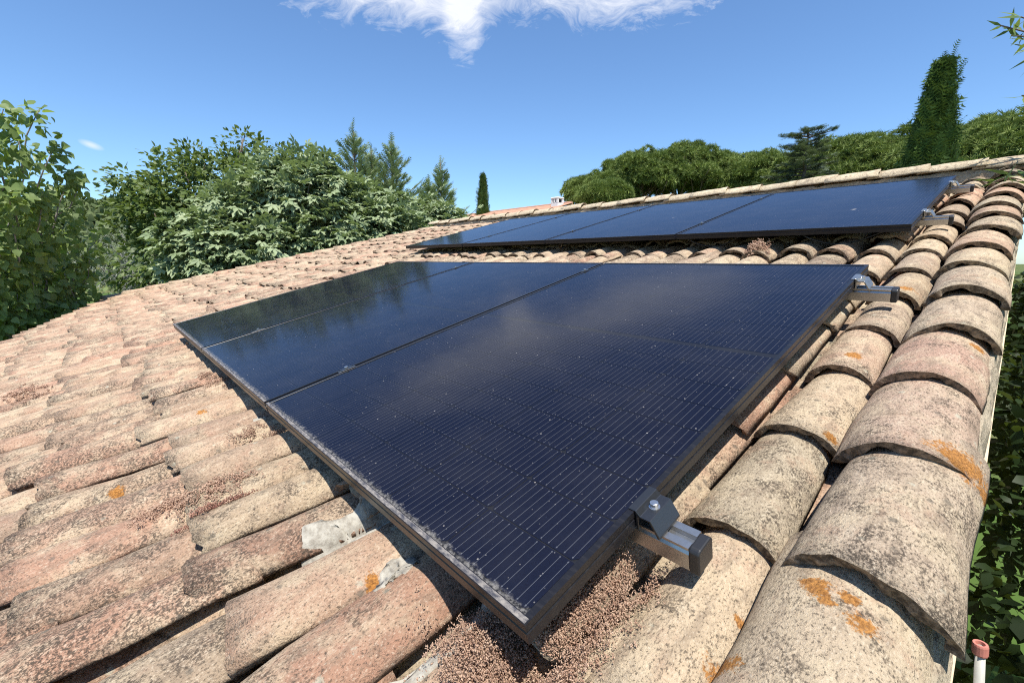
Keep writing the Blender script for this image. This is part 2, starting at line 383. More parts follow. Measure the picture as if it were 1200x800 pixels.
def tile_arrays(seed, length=.455, w0=.172, w1=.140, rise=.062, thick=.0145, nx=14, ny=6, inner=True, amp=1., drop=.029):
    """cover tile: lower lip at y = 0 with its crest at z = 0, narrowing and dropping up the slope"""
    r = np.random.default_rng(seed); ph = r.uniform(0, 6.3, 12); chip = amp * max(0, r.uniform(-.010, .013)); chip_a = r.uniform(-1.3, 1.3); chip2 = -r.uniform(0, .03)
    V = []; sm = []
    def surf(inn):
        for j in range(ny + 1):
            t = j / ny; hw = (w0 + (w1 - w0) * t) / 2; rs = rise * (1 - .10 * t)
            for i in range(nx + 1):
                a = (i / nx * 2 - 1) * R(82); k = 1 + amp * (.014 * math.sin(2.1 * a + ph[0]) + .010 * math.sin(4.3 * a + 5 * t + ph[1]))
                th = thick * (1 + .22 * amp * math.sin(5 * a + ph[2]) + .12 * amp * math.sin(11 * a + ph[7])) if inn else 0
                x = (hw * k - th) * math.sin(a) / math.sin(R(82)); z = -rs + (rs * k - th) * (math.cos(a) - math.cos(R(82))) / (1 - math.cos(R(82)))
                z -= drop * t
                z += amp * .0022 * math.sin(9 * t + 2.3 * a + ph[3]); x += amp * .002 * math.sin(7 * t + ph[4])
                y = length * t
                if j == 0: y += chip * math.exp(-((a - chip_a) / .13) ** 2) - chip2 * max(0, abs(a) - 1.15)
                if j == 0: y += amp * (.0040 * math.sin(1.6 * a + ph[5]) + .0012 * math.sin(8.7 * a + ph[6]) + .0009 * math.sin(15 * a + ph[8])) + (.003 * amp if inn else 0)
                V.append((x, y, z))
    surf(False); surf(True); N = (nx + 1) * (ny + 1); F = []
    idx = lambda i, j, o=0: o + j * (nx + 1) + i
    for j in range(ny):
        for i in range(nx): F.append((idx(i, j), idx(i + 1, j), idx(i + 1, j + 1), idx(i, j + 1))); sm.append(1)
    if inner:
        for j in range(ny):
            for i in range(nx): F.append((idx(i, j + 1, N), idx(i + 1, j + 1, N), idx(i + 1, j, N), idx(i, j, N))); sm.append(1)
    for i in range(nx):
        F.append((idx(i, 0, N), idx(i + 1, 0, N), idx(i + 1, 0), idx(i, 0))); sm.append(0)
        if inner: F.append((idx(i, ny), idx(i + 1, ny), idx(i + 1, ny, N), idx(i, ny, N))); sm.append(0)
    for j in range(ny):
        F.append((idx(0, j), idx(0, j + 1), idx(0, j + 1, N), idx(0, j, N))); sm.append(0)
        F.append((idx(nx, j, N), idx(nx, j + 1, N), idx(nx, j + 1), idx(nx, j))); sm.append(0)
    return np.array(V), F, sm
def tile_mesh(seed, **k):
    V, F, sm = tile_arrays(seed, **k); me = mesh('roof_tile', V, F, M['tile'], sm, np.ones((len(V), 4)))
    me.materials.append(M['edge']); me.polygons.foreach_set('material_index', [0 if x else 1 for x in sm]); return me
NV = 12
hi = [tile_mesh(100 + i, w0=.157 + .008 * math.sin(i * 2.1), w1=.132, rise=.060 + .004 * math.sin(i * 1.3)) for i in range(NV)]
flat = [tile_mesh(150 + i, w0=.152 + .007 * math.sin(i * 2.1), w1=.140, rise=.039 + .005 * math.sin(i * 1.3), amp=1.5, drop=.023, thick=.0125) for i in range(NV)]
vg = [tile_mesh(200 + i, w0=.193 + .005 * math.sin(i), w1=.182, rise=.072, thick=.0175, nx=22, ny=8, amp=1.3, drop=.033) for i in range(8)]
TONES = [(.53, .42, .29), (.42, .33, .23), (.50, .39, .26), (.50, .29, .195), (.45, .265, .18), (.37, .29, .21), (.54, .44, .30), (.49, .40, .28), (.52, .35, .24)]
def tone(r, warm=0.):
    c = np.array(TONES[r.integers(len(TONES))]); c = c * r.uniform(.74, 1.12); c = c * (1 - warm) + np.array((.49, .29, .195)) * warm
    return c
# every cover tile of the slope: (u, v of the lip, w of the crest there, yaw, roll, shrink, kind, tone)
rr = np.random.default_rng(21); tiles = []
ncol = int(9.4 / PITCH_U)
for j in range(ncol):
    u0 = .068 - PITCH_U * j
    ve = v_eave(u0); vt = min(RIDGE_V - .1, v_far(u0) if u0 < u_far(RIDGE_V) else 99)
    ph = rr.normal(0,   .012 + .025 * min(1, max(0, (-u0 - .3) / 1.5)))
    cj = rr.normal(0, .009) if j else 0
    k = -9
    while True:
        v = .38 + PITCH_V * k + ph + rr.normal(0, .014); k += 1
        if v + PITCH_V < ve: continue
        if v > vt: break
        v = max(v, ve)
        if v < -1.6 and u0 > -1.0: pass
        u = warp(u0, v) + rr.normal(0, .004) + cj
        yaw = math.atan2(warp(u0, v + .3) - warp(u0, v), .3)
        w = CREST + rr.normal(0, .005)
        t = (.90 if u < -.2 else 1) * tone(rr, .12 + .35 * min(1, max(0, -u / 6)) + (.25 if v < .2 and u < -1 else 0))
        tiles.append([u, v, w, -yaw + rr.normal(0, .026), rr.normal(0, .05), 'cover', t])
k = -8
while True:                                                   # the raised column along the near verge
    v = .345 + .3225 * k + rr.normal(0, .008); k += 1
    if v > RIDGE_V - .05: break
    uu = U_VERGE + .008 * math.sin(k * 1.7) + .003 * max(0, v - 1)
    tiles.append([uu, v, W_VERGE + rr.normal(0, .003), rr.normal(0, .008), rr.normal(.0, .006), 'verge', tone(rr) * .95])
ang = math.atan(.33)
for k in range(17):                                           # the column that closes the slanting far verge
    v = -.42 + .31 * k
    if v > RIDGE_V: break
    tiles.append([u_far(v) + .05, v, -.05, -ang + rr.normal(0, .02), rr.normal(0, .03), 'verge', tone(rr, .3)])
NEAR = {'verge': [(.0225, (.52, .41, .285), .45), (.345, (.47, .365, .265), .62), (.667, (.48, .345, .255), .5), (.99, (.47, .305, .225), .35), (1.31, (.50, .39, .28), .5), (1.635, (.46, .36, .26), .5)],
        'cover': [(.06, (.55, .43, .295), .5), (.385, (.42, .345, .245), .62), (.71, (.52, .40, .275), .45), (1.03, (.49, .345, .245), .45), (1.36, (.43, .33, .24), .5)]}
for t in tiles:
    t.append(None)
    if t[0] > .0:
        for v, c, a in NEAR[t[5]]:
            if abs(t[1] - v) < .1: t[6] = np.array(c); t[7] = a
def tile_matrix(t):
    u, v, w, yaw, roll = t[:5]
    return Matrix.Translation(Vector(roofpt(u, v, w))) @ Matrix.Rotation(S, 4, 'X') @ Matrix.Rotation(yaw, 4, 'Z') @ Matrix.Rotation(roll, 4, 'Y')
def shows(t):
    P = roofpt(t[0], t[1] + .15, t[2]) - CAM; z = P @ fw
    if z < .05: return -1
    x = 600 + FPX * (P @ CR) / z; y = 400 - FPX * (P @ CU) / z
    if x < -150 or x > 1260 or y > 1000: return -1
    if -3.45 < t[0] < -.06 and .02 < t[1] and t[1] + .325 < 1.75: return -1
    if -4.5 < t[0] < -.06 and 2.62 < t[1] and t[1] + .325 < 4.2: return -1
    return 1 / (P @ P)
order = sorted(range(len(tiles)), key=lambda i: -shows(tiles[i]))
near = [i for i in order[:300] if shows(tiles[i]) > 0]
nearset = set(near)
for q_, i in enumerate(near):
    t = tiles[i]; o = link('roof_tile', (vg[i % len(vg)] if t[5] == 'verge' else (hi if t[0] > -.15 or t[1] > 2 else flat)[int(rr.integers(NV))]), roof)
    o.matrix_basis = tile_matrix(t); o.color = (*t[6], t[7] if t[7] else rr.uniform(.05, 1.0) ** (.9 if t[0] < -.2 else 1.3) * (.8 if t[5] == 'verge' else 1))
# the other tiles, joined
loV = {}
for kd in ('cover', 'verge'):
    loV[kd] = [tile_arrays(300 + i, nx=8, ny=3, inner=False, **(dict(w0=.186, w1=.155, rise=.07, thick=.016) if kd == 'verge' else dict(rise=.043, w0=.160, w1=.14, amp=1.5, drop=.024))) for i in range(5)]
Vs = []; Fs = []; Cs = []; base = 0
for i, t in enumerate(tiles):
    if i in nearset: continue
    V, F, sm = loV[t[5]][i % 5]; Mx = np.array(tile_matrix(t))
    Vs.append(V @ Mx[:3, :3].T + Mx[:3, 3]); Fs.append(np.array(F) + base); base += len(V); Cs.append(np.tile([*t[6], rr.uniform(.05, .85)], (len(V), 1)))
o = link('distant_roof_tiles', fastmesh('distant_roof_tiles', np.vstack(Vs), np.vstack(Fs), M['tile'], np.vstack(Cs)), roof); o['kind'] = 'stuff'
# channel tiles between the columns, joined
Vs = []; Fs = []; Cs = []; base = 0
V0, F0, sm0 = tile_arrays(400, length=.45, w0=.150, w1=.168, rise=.055, nx=8, ny=3, inner=True)
V0 = V0 * np.array([1, 1, -1]); F0 = np.array(F0)[:, ::-1]
for j in range(-1, ncol):
    u0 = .068 - PITCH_U * (j + .5)
    if j == -1: u0 = .150
    ve = v_eave(u0) - .03; vt = min(RIDGE_V - .1, v_far(u0) if u0 < u_far(RIDGE_V) else 99)
    k = -10
    while True:
        v = .30 + PITCH_V * k + rr.normal(0, .03); k += 1
        if v + .1 < ve: continue
        if v > vt: break
        tt = [warp(u0, v), v, CREST - .122, -math.atan2(warp(u0, v + .3) - warp(u0, v), .3) + rr.normal(0, .015), rr.normal(0, .03)]
        Mx = np.array(tile_matrix(tt)); Vs.append(V0 @ Mx[:3, :3].T + Mx[:3, 3]); Fs.append(F0 + base); base += len(V0)
        Cs.append(np.tile([*(tone(rr) * .85), .6], (len(V0), 1)))
o = link('channel_tiles', fastmesh('channel_tiles', np.vstack(Vs), np.vstack(Fs), M['tile'], np.vstack(Cs)), roof); o['kind'] = 'stuff'
# ridge: cover tiles laid end to end along the top, bedded in mortar
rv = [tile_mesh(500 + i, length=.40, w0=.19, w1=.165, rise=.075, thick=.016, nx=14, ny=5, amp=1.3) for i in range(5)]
u = .44; k = 0
while u > u_far(RIDGE_V) - .1:
    o = link('ridge_tile', rv[k % 5], roof); k += 1
    o.matrix_basis = Matrix.Translation(Vector(roofpt(u, RIDGE_V, .018 + rr.normal(0, .006)))) @ Matrix.Rotation(math.pi / 2 + rr.normal(0, .025), 4, 'Z') @ Matrix.Rotation(rr.normal(0, .04), 4, 'Y') @ Matrix.Rotation(R(1.5), 4, 'X')
    o.color = (*(np.array((.60, .50, .35)) * rr.uniform(.84, 1.08)), .3)
    u -= .325 + rr.normal(0, .008)
def lumpy(name, path, prof, mat, amp, parent, step=.05, seed=0):
    """mortar run: profile (a, w) swept along a path on the slope with uneven edges"""
    r = np.random.default_rng(seed); (u0, v0), (u1, v1) = path; L = math.hypot(u1 - u0, v1 - v0); n = max(2, int(L / step)); V = []; F = []
    dx, dy = (u1 - u0) / L, (v1 - v0) / L; m_ = len(prof)
    for i in range(n + 1):
        t = i / n
        for a, w in prof:
            V.append(roofpt(u0 + (u1 - u0) * t + dy * a + r.normal(0, amp), v0 + (v1 - v0) * t - dx * a + r.normal(0, amp), w + r.normal(0, amp)))
    for i in range(n):
        for k in range(m_): F.append((i * m_ + k, i * m_ + (k + 1) % m_, (i + 1) * m_ + (k + 1) % m_, (i + 1) * m_ + k))
    F += [tuple(range(m_ - 1, -1, -1)), tuple(n * m_ + k for k in range(m_))]
    me = mesh(name, V, F, mat, False, np.tile([.44, .37, .27, .3], (len(V), 1))); return link(name, me, parent)
lumpy('ridge_mortar', ((u_far(RIDGE_V) - .05, RIDGE_V), (.34, RIDGE_V)), [(.115, -.14), (.10, -.085), (.08, -.055), (-.08, -.05), (-.10, -.085), (-.115, -.14)], M['mortar'], .006, roof, .06, 3)
lumpy('verge_mortar', ((.320, -2.3), (.320, RIDGE_V)), [(.018, -.25), (.018, -.150), (.008, -.128), (-.06, -.105), (-.06, -.25)], M['mortar'], .0025, roof, .035, 4)
lumpy('verge_board', ((.30, -2.3), (.30, RIDGE_V)), [(.045, -.40), (.045, -.252), (-.02, -.252), (-.02, -.40)], M['render'], .001, roof, .2, 5)

# height of the tiled surface over the slope, read off the tiles themselves (used to bed plants and mortar)
from mathutils.bvhtree import BVHTree
bV = []; bF = []; bb = 0
for ch_ in roof.children:
    if ch_.name.split('.')[0] in ('roof_tile', 'channel_tiles', 'distant_roof_tiles'):
        me = ch_.data; nv = len(me.vertices); co = np.empty(nv * 3, 'f'); me.vertices.foreach_get('co', co); Mx = np.array(ch_.matrix_basis)
        bV.append(co.reshape(-1, 3) @ Mx[:3, :3].T + Mx[:3, 3]); lv = np.empty(len(me.loops), 'i'); me.loops.foreach_get('vertex_index', lv); bF.append(lv.reshape(-1, 4) + bb); bb += nv
bvh = BVHTree.FromPolygons(np.vstack(bV).tolist(), np.vstack(bF).tolist())
DN = Vector(-SN)
def surf_w(u, v):
    h = bvh.ray_cast(Vector(roofpt(u, v, .06)), DN)
    return .06 - h[3] if h[0] is not None else -.16
def bed_w(u, v, r=.014):                                      # evened out, as mortar fills the joints
    a = [surf_w(u + du, v + dv) for du, dv in ((0, 0), (r, 0), (-r, 0), (0, r), (0, -r))]
    return max(a[0], float(np.mean(a)))
def patch_mesh(name, poly, mat, parent, lift=.004, res=14, thick=.010):
    """thin lump of mortar that follows the tiles inside a polygon (u, v)"""
    poly = np.array(poly); c = poly.mean(0); nn = len(poly); q0 = []
    r0 = np.random.default_rng(int(abs(c[0]) * 991))
    for i in range(nn):
        for k in range(5): q0.append(poly[i] * (1 - k / 5) + poly[(i + 1) % nn] * k / 5 + r0.normal(0, .0035, 2))
    poly = np.array(q0); V = []; F = []; n = len(poly); rings = 9; r = np.random.default_rng(len(poly) + int(abs(c[0]) * 97))
    V.append(roofpt(c[0], c[1], bed_w(*c) + lift * 1.6))
    for k in range(1, rings + 1):
        for p in poly:
            q_ = c + (p - c) * k / rings + r.normal(0, .0006, 2); w = bed_w(*q_) + lift * (.4 + .9 * (1 - (k / rings) ** 2)) + r.normal(0, .0005)
            V.append(roofpt(q_[0], q_[1], w - (.006 if k == rings else 0)))
    for i in range(n): F.append((0, 1 + i, 1 + (i + 1) % n))
    for k in range(rings - 1):
        for i in range(n):
            a = 1 + k * n; F.append((a + i, a + n + i, a + n + (i + 1) % n, a + (i + 1) % n))
    return link(name, mesh(name, V, F, mat, True, np.tile([.6, .55, .47, .3], (len(V), 1))), parent)
patch_mesh('mortar_patch', [(-.60, -.10), (-.55, -.13), (-.50, -.10), (-.455, -.06), (-.44, .0), (-.45, .06), (-.52, .07), (-.555, .03), (-.565, -.03)], M['white_mortar'], roof, .004)
patch_mesh('mortar_patch', [(-.20, -.20), (-.165, -.21), (-.145, -.16), (-.135, -.05), (-.135, .05), (-.175, .06), (-.19, -.05)], M['white_mortar'], roof, .010)
patch_mesh('mortar_patch', [(-.345, -.06), (-.32, -.075), (-.30, -.04), (-.305, .01), (-.335, .02), (-.355, -.02)], M['white_mortar'], roof, .004)
patch_mesh('mortar_patch', [(-1.36, -.02), (-1.33, -.05), (-1.29, -.03), (-1.28, .02), (-1.31, .04), (-1.35, .02)], M['white_mortar'], roof, .006)

# ================================================================== SOLAR PANELS
PW, PL, PP, FH = 1.116, 1.722, 1.1311, .032
FR = .011
def frame_mesh():
    mb = MB()
    # outer wall with a groove, top lip, inner drop
    def bar(prof, a, b, inw):                                  # mitred bar from corner a to corner b; inw = inward direction
        a = np.array(a); b = np.array(b); inw = np.array(inw); d = (b - a) / np.linalg.norm(b - a); V = []
        for P0, s_ in ((a, 1), (b, -1)):
            for x, z in prof: V.append((*(P0 + inw * x + d * s_ * x), z))
        n = len(prof); mb.add(V, [(i, (i + 1) % n, n + (i + 1) % n, n + i) for i in range(n)])
    prof = [(0, 0), (0, -.011), (.0014, -.0125), (.0014, -.0145), (0, -.016), (0, -FH), (.028, -FH), (.028, -FH + .002), (.002, -FH + .002), (.002, -.008), (FR, -.008), (FR, -.0012), (FR - .001, 0)]
    c = [(0, 0), (PW, 0), (PW, PL), (0, PL)]; inn = [(0, 1), (-1, 0), (0, -1), (1, 0)]
    for i in range(4): bar(prof, c[i], c[(i + 1) % 4], inn[i])
    return mb.mesh('frame', M['frame'])
me_frame = frame_mesh()
mb = MB(); mb.box((FR, FR, -.0030), (PW - FR, PL - FR, -.0012)); me_glass = fastmesh('cover_glass', np.array([(FR, FR, -.0016), (PW - FR, FR, -.0016), (PW - FR, PL - FR, -.0016), (FR, PL - FR, -.0016)]), np.array([(0, 1, 2, 3)]), M['glass'])
mb = MB(); mb.box((FR - .002, FR - .002, -.0075), (PW - FR + .002, PL - FR + .002, -.0060)); me_back = mb.mesh('backsheet', M['backsheet'])
me_lip = None
mb = MB(); mb.box((.002, .0012, .0002), (PW - .002, .0088, .0010)); me_lip = mb.mesh('dirt_ledge', M['lip'])
CW, CH, CG = .1795, .0905, .0022
mx_, my_ = (PW - 6 * CW - 5 * CG) / 2, (PL - 18 * CH - 17 * CG - .020) / 2
cells = []
for i in range(6):
    for j in range(18): cells.append((mx_ + i * (CW + CG), my_ + j * (CH + CG) + (.020 if j >= 9 else 0)))
ch = .007
def cell_poly(x, y, z): return [(x + ch, y, z), (x + CW - ch, y, z), (x + CW, y + ch, z), (x + CW, y + CH, z), (x, y + CH, z), (x, y + ch, z)]
me_cell = mesh('solar_cell', cell_poly(0, 0, 0), [(0, 1, 2, 3, 4, 5)], M['cell'])
mb = MB()
for (x, y) in cells: mb.add(cell_poly(x, y, -.0050), [(0, 1, 2, 3, 4, 5)])
me_cells = mb.mesh('solar_cells', M['cell'])
V = []; F = []
for i in range(6):
    for b in range(12):
        x = mx_ + i * (CW + CG) + CW * (b + .5) / 12
        for j in range(18):
            y = my_ + j * (CH + CG) + (.020 if j >= 9 else 0); hw = .00036
            k = len(V); V += [(x - hw, y + .002, -.0046), (x + hw, y + .002, -.0046), (x + hw, y + CH - .002, -.0046), (x - hw, y + CH - .002, -.0046)]; F.append((k, k + 1, k + 2, k + 3))
            for yy in (y + .003, y + CH - .005):                 # solder pads at the ends of each wire
                k = len(V); V += [(x - .0011, yy, -.0044), (x + .0011, yy, -.0044), (x + .0011, yy + .002, -.0044), (x - .0011, yy + .002, -.0044)]; F.append((k, k + 1, k + 2, k + 3))
me_wire = fastmesh('busbar_wires', np.array(V), np.array(F), M['wire'])
def solar_panel(u, v, label, single, lip):
    e = empty('solar_panel', roofpt(u, v, 0), (S, 0, 0)); tag(e, label, 'solar panel', 'black solar panels on the tiled roof')
    link('frame', me_frame, e); link('backsheet', me_back, e)
    if lip: link('dirt_ledge', me_lip, e)
    if single:
        for (x, y) in cells: link('solar_cell', me_cell, e, (x, y, -.0050))
    else: link('solar_cells', me_cells, e)['kind'] = 'stuff'
    link('busbar_wires', me_wire, e)['kind'] = 'stuff'
    link('cover_glass', me_glass, e)
    return e
low_lab = ['large black solar panel nearest the camera, its lower corner above dry sedum',
           'middle panel of the three black solar panels in the lower row',
           'leftmost solar panel of the lower row, mirroring the green fig tree']
for i in range(3): solar_panel(-(i + 1) * PP + (PP - PW) / 2, 0, low_lab[i], True, True)
up_lab = ['rightmost solar panel of the upper row, mirroring the dark tall cypress at its corner', 'second solar panel from the right in the upper row',
          'third solar panel from the right in the upper row', 'leftmost solar panel of the upper row, below the far house roof']
UV, UU = 2.4553, .0153
for i in range(4): solar_panel(UU - (i + 1) * PP + (PP - PW) / 2, UV, up_lab[i], False, False)

# rails with clamps
RB = -FH - .001
def rail(u0, u1, v, name_label, ends, seams, black):
    e = empty('mounting_rail', roofpt(u1, v, RB), (S, 0, 0)); tag(e, name_label, 'rail', 'aluminium rails under the panels')
    L = u1 - u0; h = .040; w = .020
    prof = [(-w, -h), (w, -h), (w, -.012), (w - .003, -.008), (w, -.004), (w, 0), (.007, 0), (.007, -.008), (-.007, -.008), (-.007, 0), (-w, 0), (-w, -.004), (-w + .003, -.008), (-w, -.012)]
    mb = MB(); mb.prism(prof, -L, 0); link('rail_profile', mb.mesh('rail_profile', M['alu']), e)
    mb = MB(); c = [(-w - .0015, -h - .0015), (w + .0015, -h - .0015), (w + .0015, -.004), (w - .004, .0015), (-w + .004, .0015), (-w - .0015, -.004)]; mb.prism(c, .0003, .016)
    bevel(link('end_cap', mb.mesh('end_cap', M['black_plastic']), e), .0025)
    # end clamp gripping the frame edge at u = ends
    x0 = ends - u1
    cl = M['black_plastic'] if black else M['alu']
    mb = MB(); t = .003; hw = .030
    prof = [(-.010, FH + .0035), (.003, FH + .0035), (.010, FH - .004), (.020, FH - .004), (.026, FH - .004), (.040, .004), (.040, .0005), (.036, .0005), (.024, FH - .008), (.006, FH - .008), (.006, .001), (.0015, .001), (.0015, FH + .0008), (-.010, FH + .0008)]
    V = [(x0 + a, -hw, z) for a, z in prof] + [(x0 + a, hw, z) for a, z in prof]; n = len(prof)
    mb.add(V, [tuple(range(n)), tuple(range(2 * n - 1, n - 1, -1))] + [(i, n + i, n + (i + 1) % n, (i + 1) % n) for i in range(n)])
    c_ = link('end_clamp', mb.mesh('end_clamp', M['clampblack'] if black else M['alu']), e); bevel(c_, .0008, 1)
    mb = MB(); mb.tube([(x0 + .016, 0, FH - .004), (x0 + .016, 0, FH - .0025)], [.0085, .0085], 16); mb.tube([(x0 + .016, 0, FH - .0026), (x0 + .016, 0, FH + .004), (x0 + .016, 0, FH + .0046)], [.0062, .0062, .005], 16)
    mb.tube([(x0 + .016, 0, FH + .00465), (x0 + .016, 0, FH + .0048)], [.0032, .0032], 6)
    link('bolt', mb.mesh('bolt', M['steel']), c_)
    for s_ in seams:
        x = s_ - u1; mb = MB()
        mb.box((x - .013, -.02, FH + .0015), (x + .013, .02, FH + .0035)); mb.box((x - .0055, -.03, .002), (x + .0055, .03, FH + .0016))
        c_ = link('mid_clamp', mb.mesh('mid_clamp', M['clampblack']), e); bevel(c_, .0007, 1)
        mb = MB(); mb.tube([(x, 0, FH + .0045), (x, 0, FH + .010)], [.006, .006], 12); link('bolt', mb.mesh('bolt', M['steel']), c_)
    return e
M['clampblack'] = plain('black_clamp', (.02, .021, .024), .28, .0, .7, grain=.2, gscale=120)
E0 = -(PP - PW) / 2
rail(-3 * PP - .03, .070, .262, 'aluminium rail end with black clamp and end cap beside the near sedum', E0, [-PP, -2 * PP], True)
rail(-3 * PP - .03, .085, 1.555, 'aluminium rail end with silver clamp at the top corner of the lower panel row', E0, [-PP, -2 * PP], False)
rail(UU - 4 * PP - .03, UU + .085, UV + .36, 'aluminium rail under the lower edge of the upper panel row', UU + E0, [UU - PP, UU - 2 * PP, UU - 3 * PP], False)
rail(UU - 4 * PP - .03, UU + .085, UV + 1.42, 'aluminium rail closest to the ridge, under the upper panel row', UU + E0, [UU - PP, UU - 2 * PP, UU - 3 * PP], False)

# cables slung under the lower edge of the upper row
M['cable'] = plain('black_cable', (.02, .02, .02), .5)
for (u0, u1, dv, lab) in ((-.75, -1.05, .05, 'short loop of black cable under the seam of the two right upper panels'), (-.10, -.42, .04, 'black cable sagging under the rightmost upper panel'), (-2.1, -2.6, .06, 'black cable sagging under the middle of the upper panel row')):
    c0 = roofpt(u0, UV + dv, -.04); mb = MB()
    mb.tube([roofpt(u0 + (u1 - u0) * t, UV + dv + .02 * math.sin(5 * t), -.038 - .055 * math.sin(math.pi * t)) - c0 for t in np.linspace(0, 1, 12)], [.0035] * 12, 8)
    o = link('cable', mb.mesh('cable', M['cable'], True), None, c0); tag(o, lab, 'cable', 'cables under the upper panels')

# ================================================================== FOLIAGE TOOLS
def leaf_template(kind):
    if kind == 'heart':
        V = [(0, 0, 0), (-.42, .12, .05), (-.46, .42, .10), (-.22, .78, .05), (0, 1.08, -.06), (.22, .78, .05), (.46, .42, .10), (.42, .12, .05), (0, .5, -.02)]
        F = [(8, 0, 1), (8, 1, 2), (8, 2, 3), (8, 3, 4), (8, 4, 5), (8, 5, 6), (8, 6, 7), (8, 7, 0)]
    elif kind == 'palm':
        V = [(0, 0, 0)]; F = []
        for a, l, w in ((-110, .55, .17), (-56, .85, .20), (0, 1.0, .21), (56, .85, .20), (110, .55, .17)):
            a = R(a); d = np.array([math.sin(a), math.cos(a)]); p_ = np.array([d[1], -d[0]])
            b = len(V); A = d * l * .55 + p_ * w; B = d * l; C_ = d * l * .55 - p_ * w
            V += [(A[0], A[1], .02), (B[0], B[1], -.14), (C_[0], C_[1], .02)]; F += [(0, b, b + 1), (0, b + 1, b + 2)]
    elif kind == 'oval':
        V = [(0, 0, 0), (-.27, .35, .05), (-.2, .72, .03), (0, 1, -.06), (.2, .72, .03), (.27, .35, .05)]; F = [(0, 1, 5), (1, 2, 5), (2, 4, 5), (2, 3, 4)]
        F = [tuple(reversed(f)) for f in F]
    elif kind == 'lance':
        V = [(0, 0, 0), (-.085, .4, .02), (0, 1, -.08), (.085, .4, .02)]; F = [(0, 3, 1), (1, 3, 2)]
    elif kind == 'tuft':                                       # a burst of needles
        V = []; F = []; r = np.random.default_rng(3)
        for i in range(9):
            a = 2 * math.pi * i / 9 + r.uniform(-.3, .3); el = r.uniform(.2, 1.2); d = np.array([math.cos(a) * math.cos(el), math.sin(el), math.sin(a) * math.cos(el)]); l = r.uniform(.7, 1.1)
            s_ = np.cross(d, [.3, .2, .9]); s_ /= np.linalg.norm(s_); b = len(V)
            V += [tuple(s_ * .075), tuple(-s_ * .075), tuple(d * l)]; F.append((b, b + 1, b + 2))
    elif kind == 'spray':                                      # flat branchlet of a conifer
        V = [(-.02, 0, 0), (.02, 0, 0), (0, 1, -.05)]; F = [(0, 1, 2)]
        for y, l in ((.12, .42), (.3, .42), (.48, .34), (.66, .24)):
            for s_ in (-1, 1):
                b = len(V); V += [(0, y, 0), (0, y + .10, 0), (s_ * l * .8, y + l * .62, -.03)]; F.append((b, b + 1, b + 2))
    elif kind == 'bead':                                       # fat little succulent leaf
        V = [(0, 0, 0), (.19, .45, 0), (0, .45, .19), (-.19, .45, 0), (0, .45, -.19), (0, 1, 0)]
        F = [(0, 2, 1), (0, 3, 2), (0, 4, 3), (0, 1, 4), (5, 1, 2), (5, 2, 3), (5, 3, 4), (5, 4, 1)]
    elif kind == 'blade':
        V = [(-.04, 0, 0), (.04, 0, 0), (0, 1, .15)]; F = [(0, 1, 2)]
    return np.array(V, float), np.array(F)
TPL = {k: leaf_template(k) for k in ('heart', 'palm', 'oval', 'lance', 'tuft', 'spray', 'bead', 'blade')}
def leaves(name, pos, axis, normal, size, kind, mat, parent, tintv=None, loc=(0, 0, 0)):
    """one mesh of many leaves: axis = from stalk to tip, normal = upper face"""
    V0, F0 = TPL[kind]; pos = np.asarray(pos, float); n = len(pos)
    a = axis / (np.linalg.norm(axis, axis=1, keepdims=True) + 1e-9)
    z = normal - a * (normal * a).sum(1, keepdims=True); z /= (np.linalg.norm(z, axis=1, keepdims=True) + 1e-9); x = np.cross(a, z)
    size = np.broadcast_to(np.asarray(size, float), (n,))
    V = pos[:, None, :] + size[:, None, None] * (V0[None, :, 0:1] * x[:, None, :] + V0[None, :, 1:2] * a[:, None, :] + V0[None, :, 2:3] * z[:, None, :])
    F = (F0[None] + (np.arange(n) * len(V0))[:, None, None]).reshape(-1, F0.shape[1])
    if tintv is None: tintv = rng.random(n)
    t = np.repeat(np.clip(tintv, 0, 1), len(V0)); tint = np.stack([t, t, t, np.ones_like(t)], 1)
    return link(name, fastmesh(name, V.reshape(-1, 3) - np.asarray(loc), F, mat, tint), parent)
def rdir(n, up=0.):
    d = rng.normal(size=(n, 3)); d[:, 2] += up; return d / np.linalg.norm(d, axis=1, keepdims=True)
def limbs(mb, root, tips, r0, wig=.15, seed=0):
    r = np.random.default_rng(seed); root = np.array(root, float)
    for t in tips:
        t = np.array(t, float); L = np.linalg.norm(t - root); pts = []
        for k in range(6):
            s_ = k / 5; p_ = root + (t - root) * s_ + np.array([0, 0, .18 * L * math.sin(math.pi * s_) * .3]) + (r.normal(0, wig * L * .12, 3) if 0 < k < 5 else 0); pts.append(p_)
        mb.tube(pts, [r0 * (1 - .8 * k / 5) for k in range(6)], 6)
def tree(name, base, label, cat, group=None):
    e = empty(name, base); tag(e, label, cat, group); return e
def lobes_points(lobes, n, shell=.55):
    vol = np.array([l[1][0] * l[1][1] * l[1][2] for l in lobes]) ** (2 / 3.); idx = rng.choice(len(lobes), n, p=vol / vol.sum())
    c = np.array([l[0] for l in lobes])[idx]; r = np.array([l[1] for l in lobes])[idx]
    d = rdir(n); k = shell + (1.08 - shell) * rng.random((n, 1)) ** .6
    return c + d * r * k, d

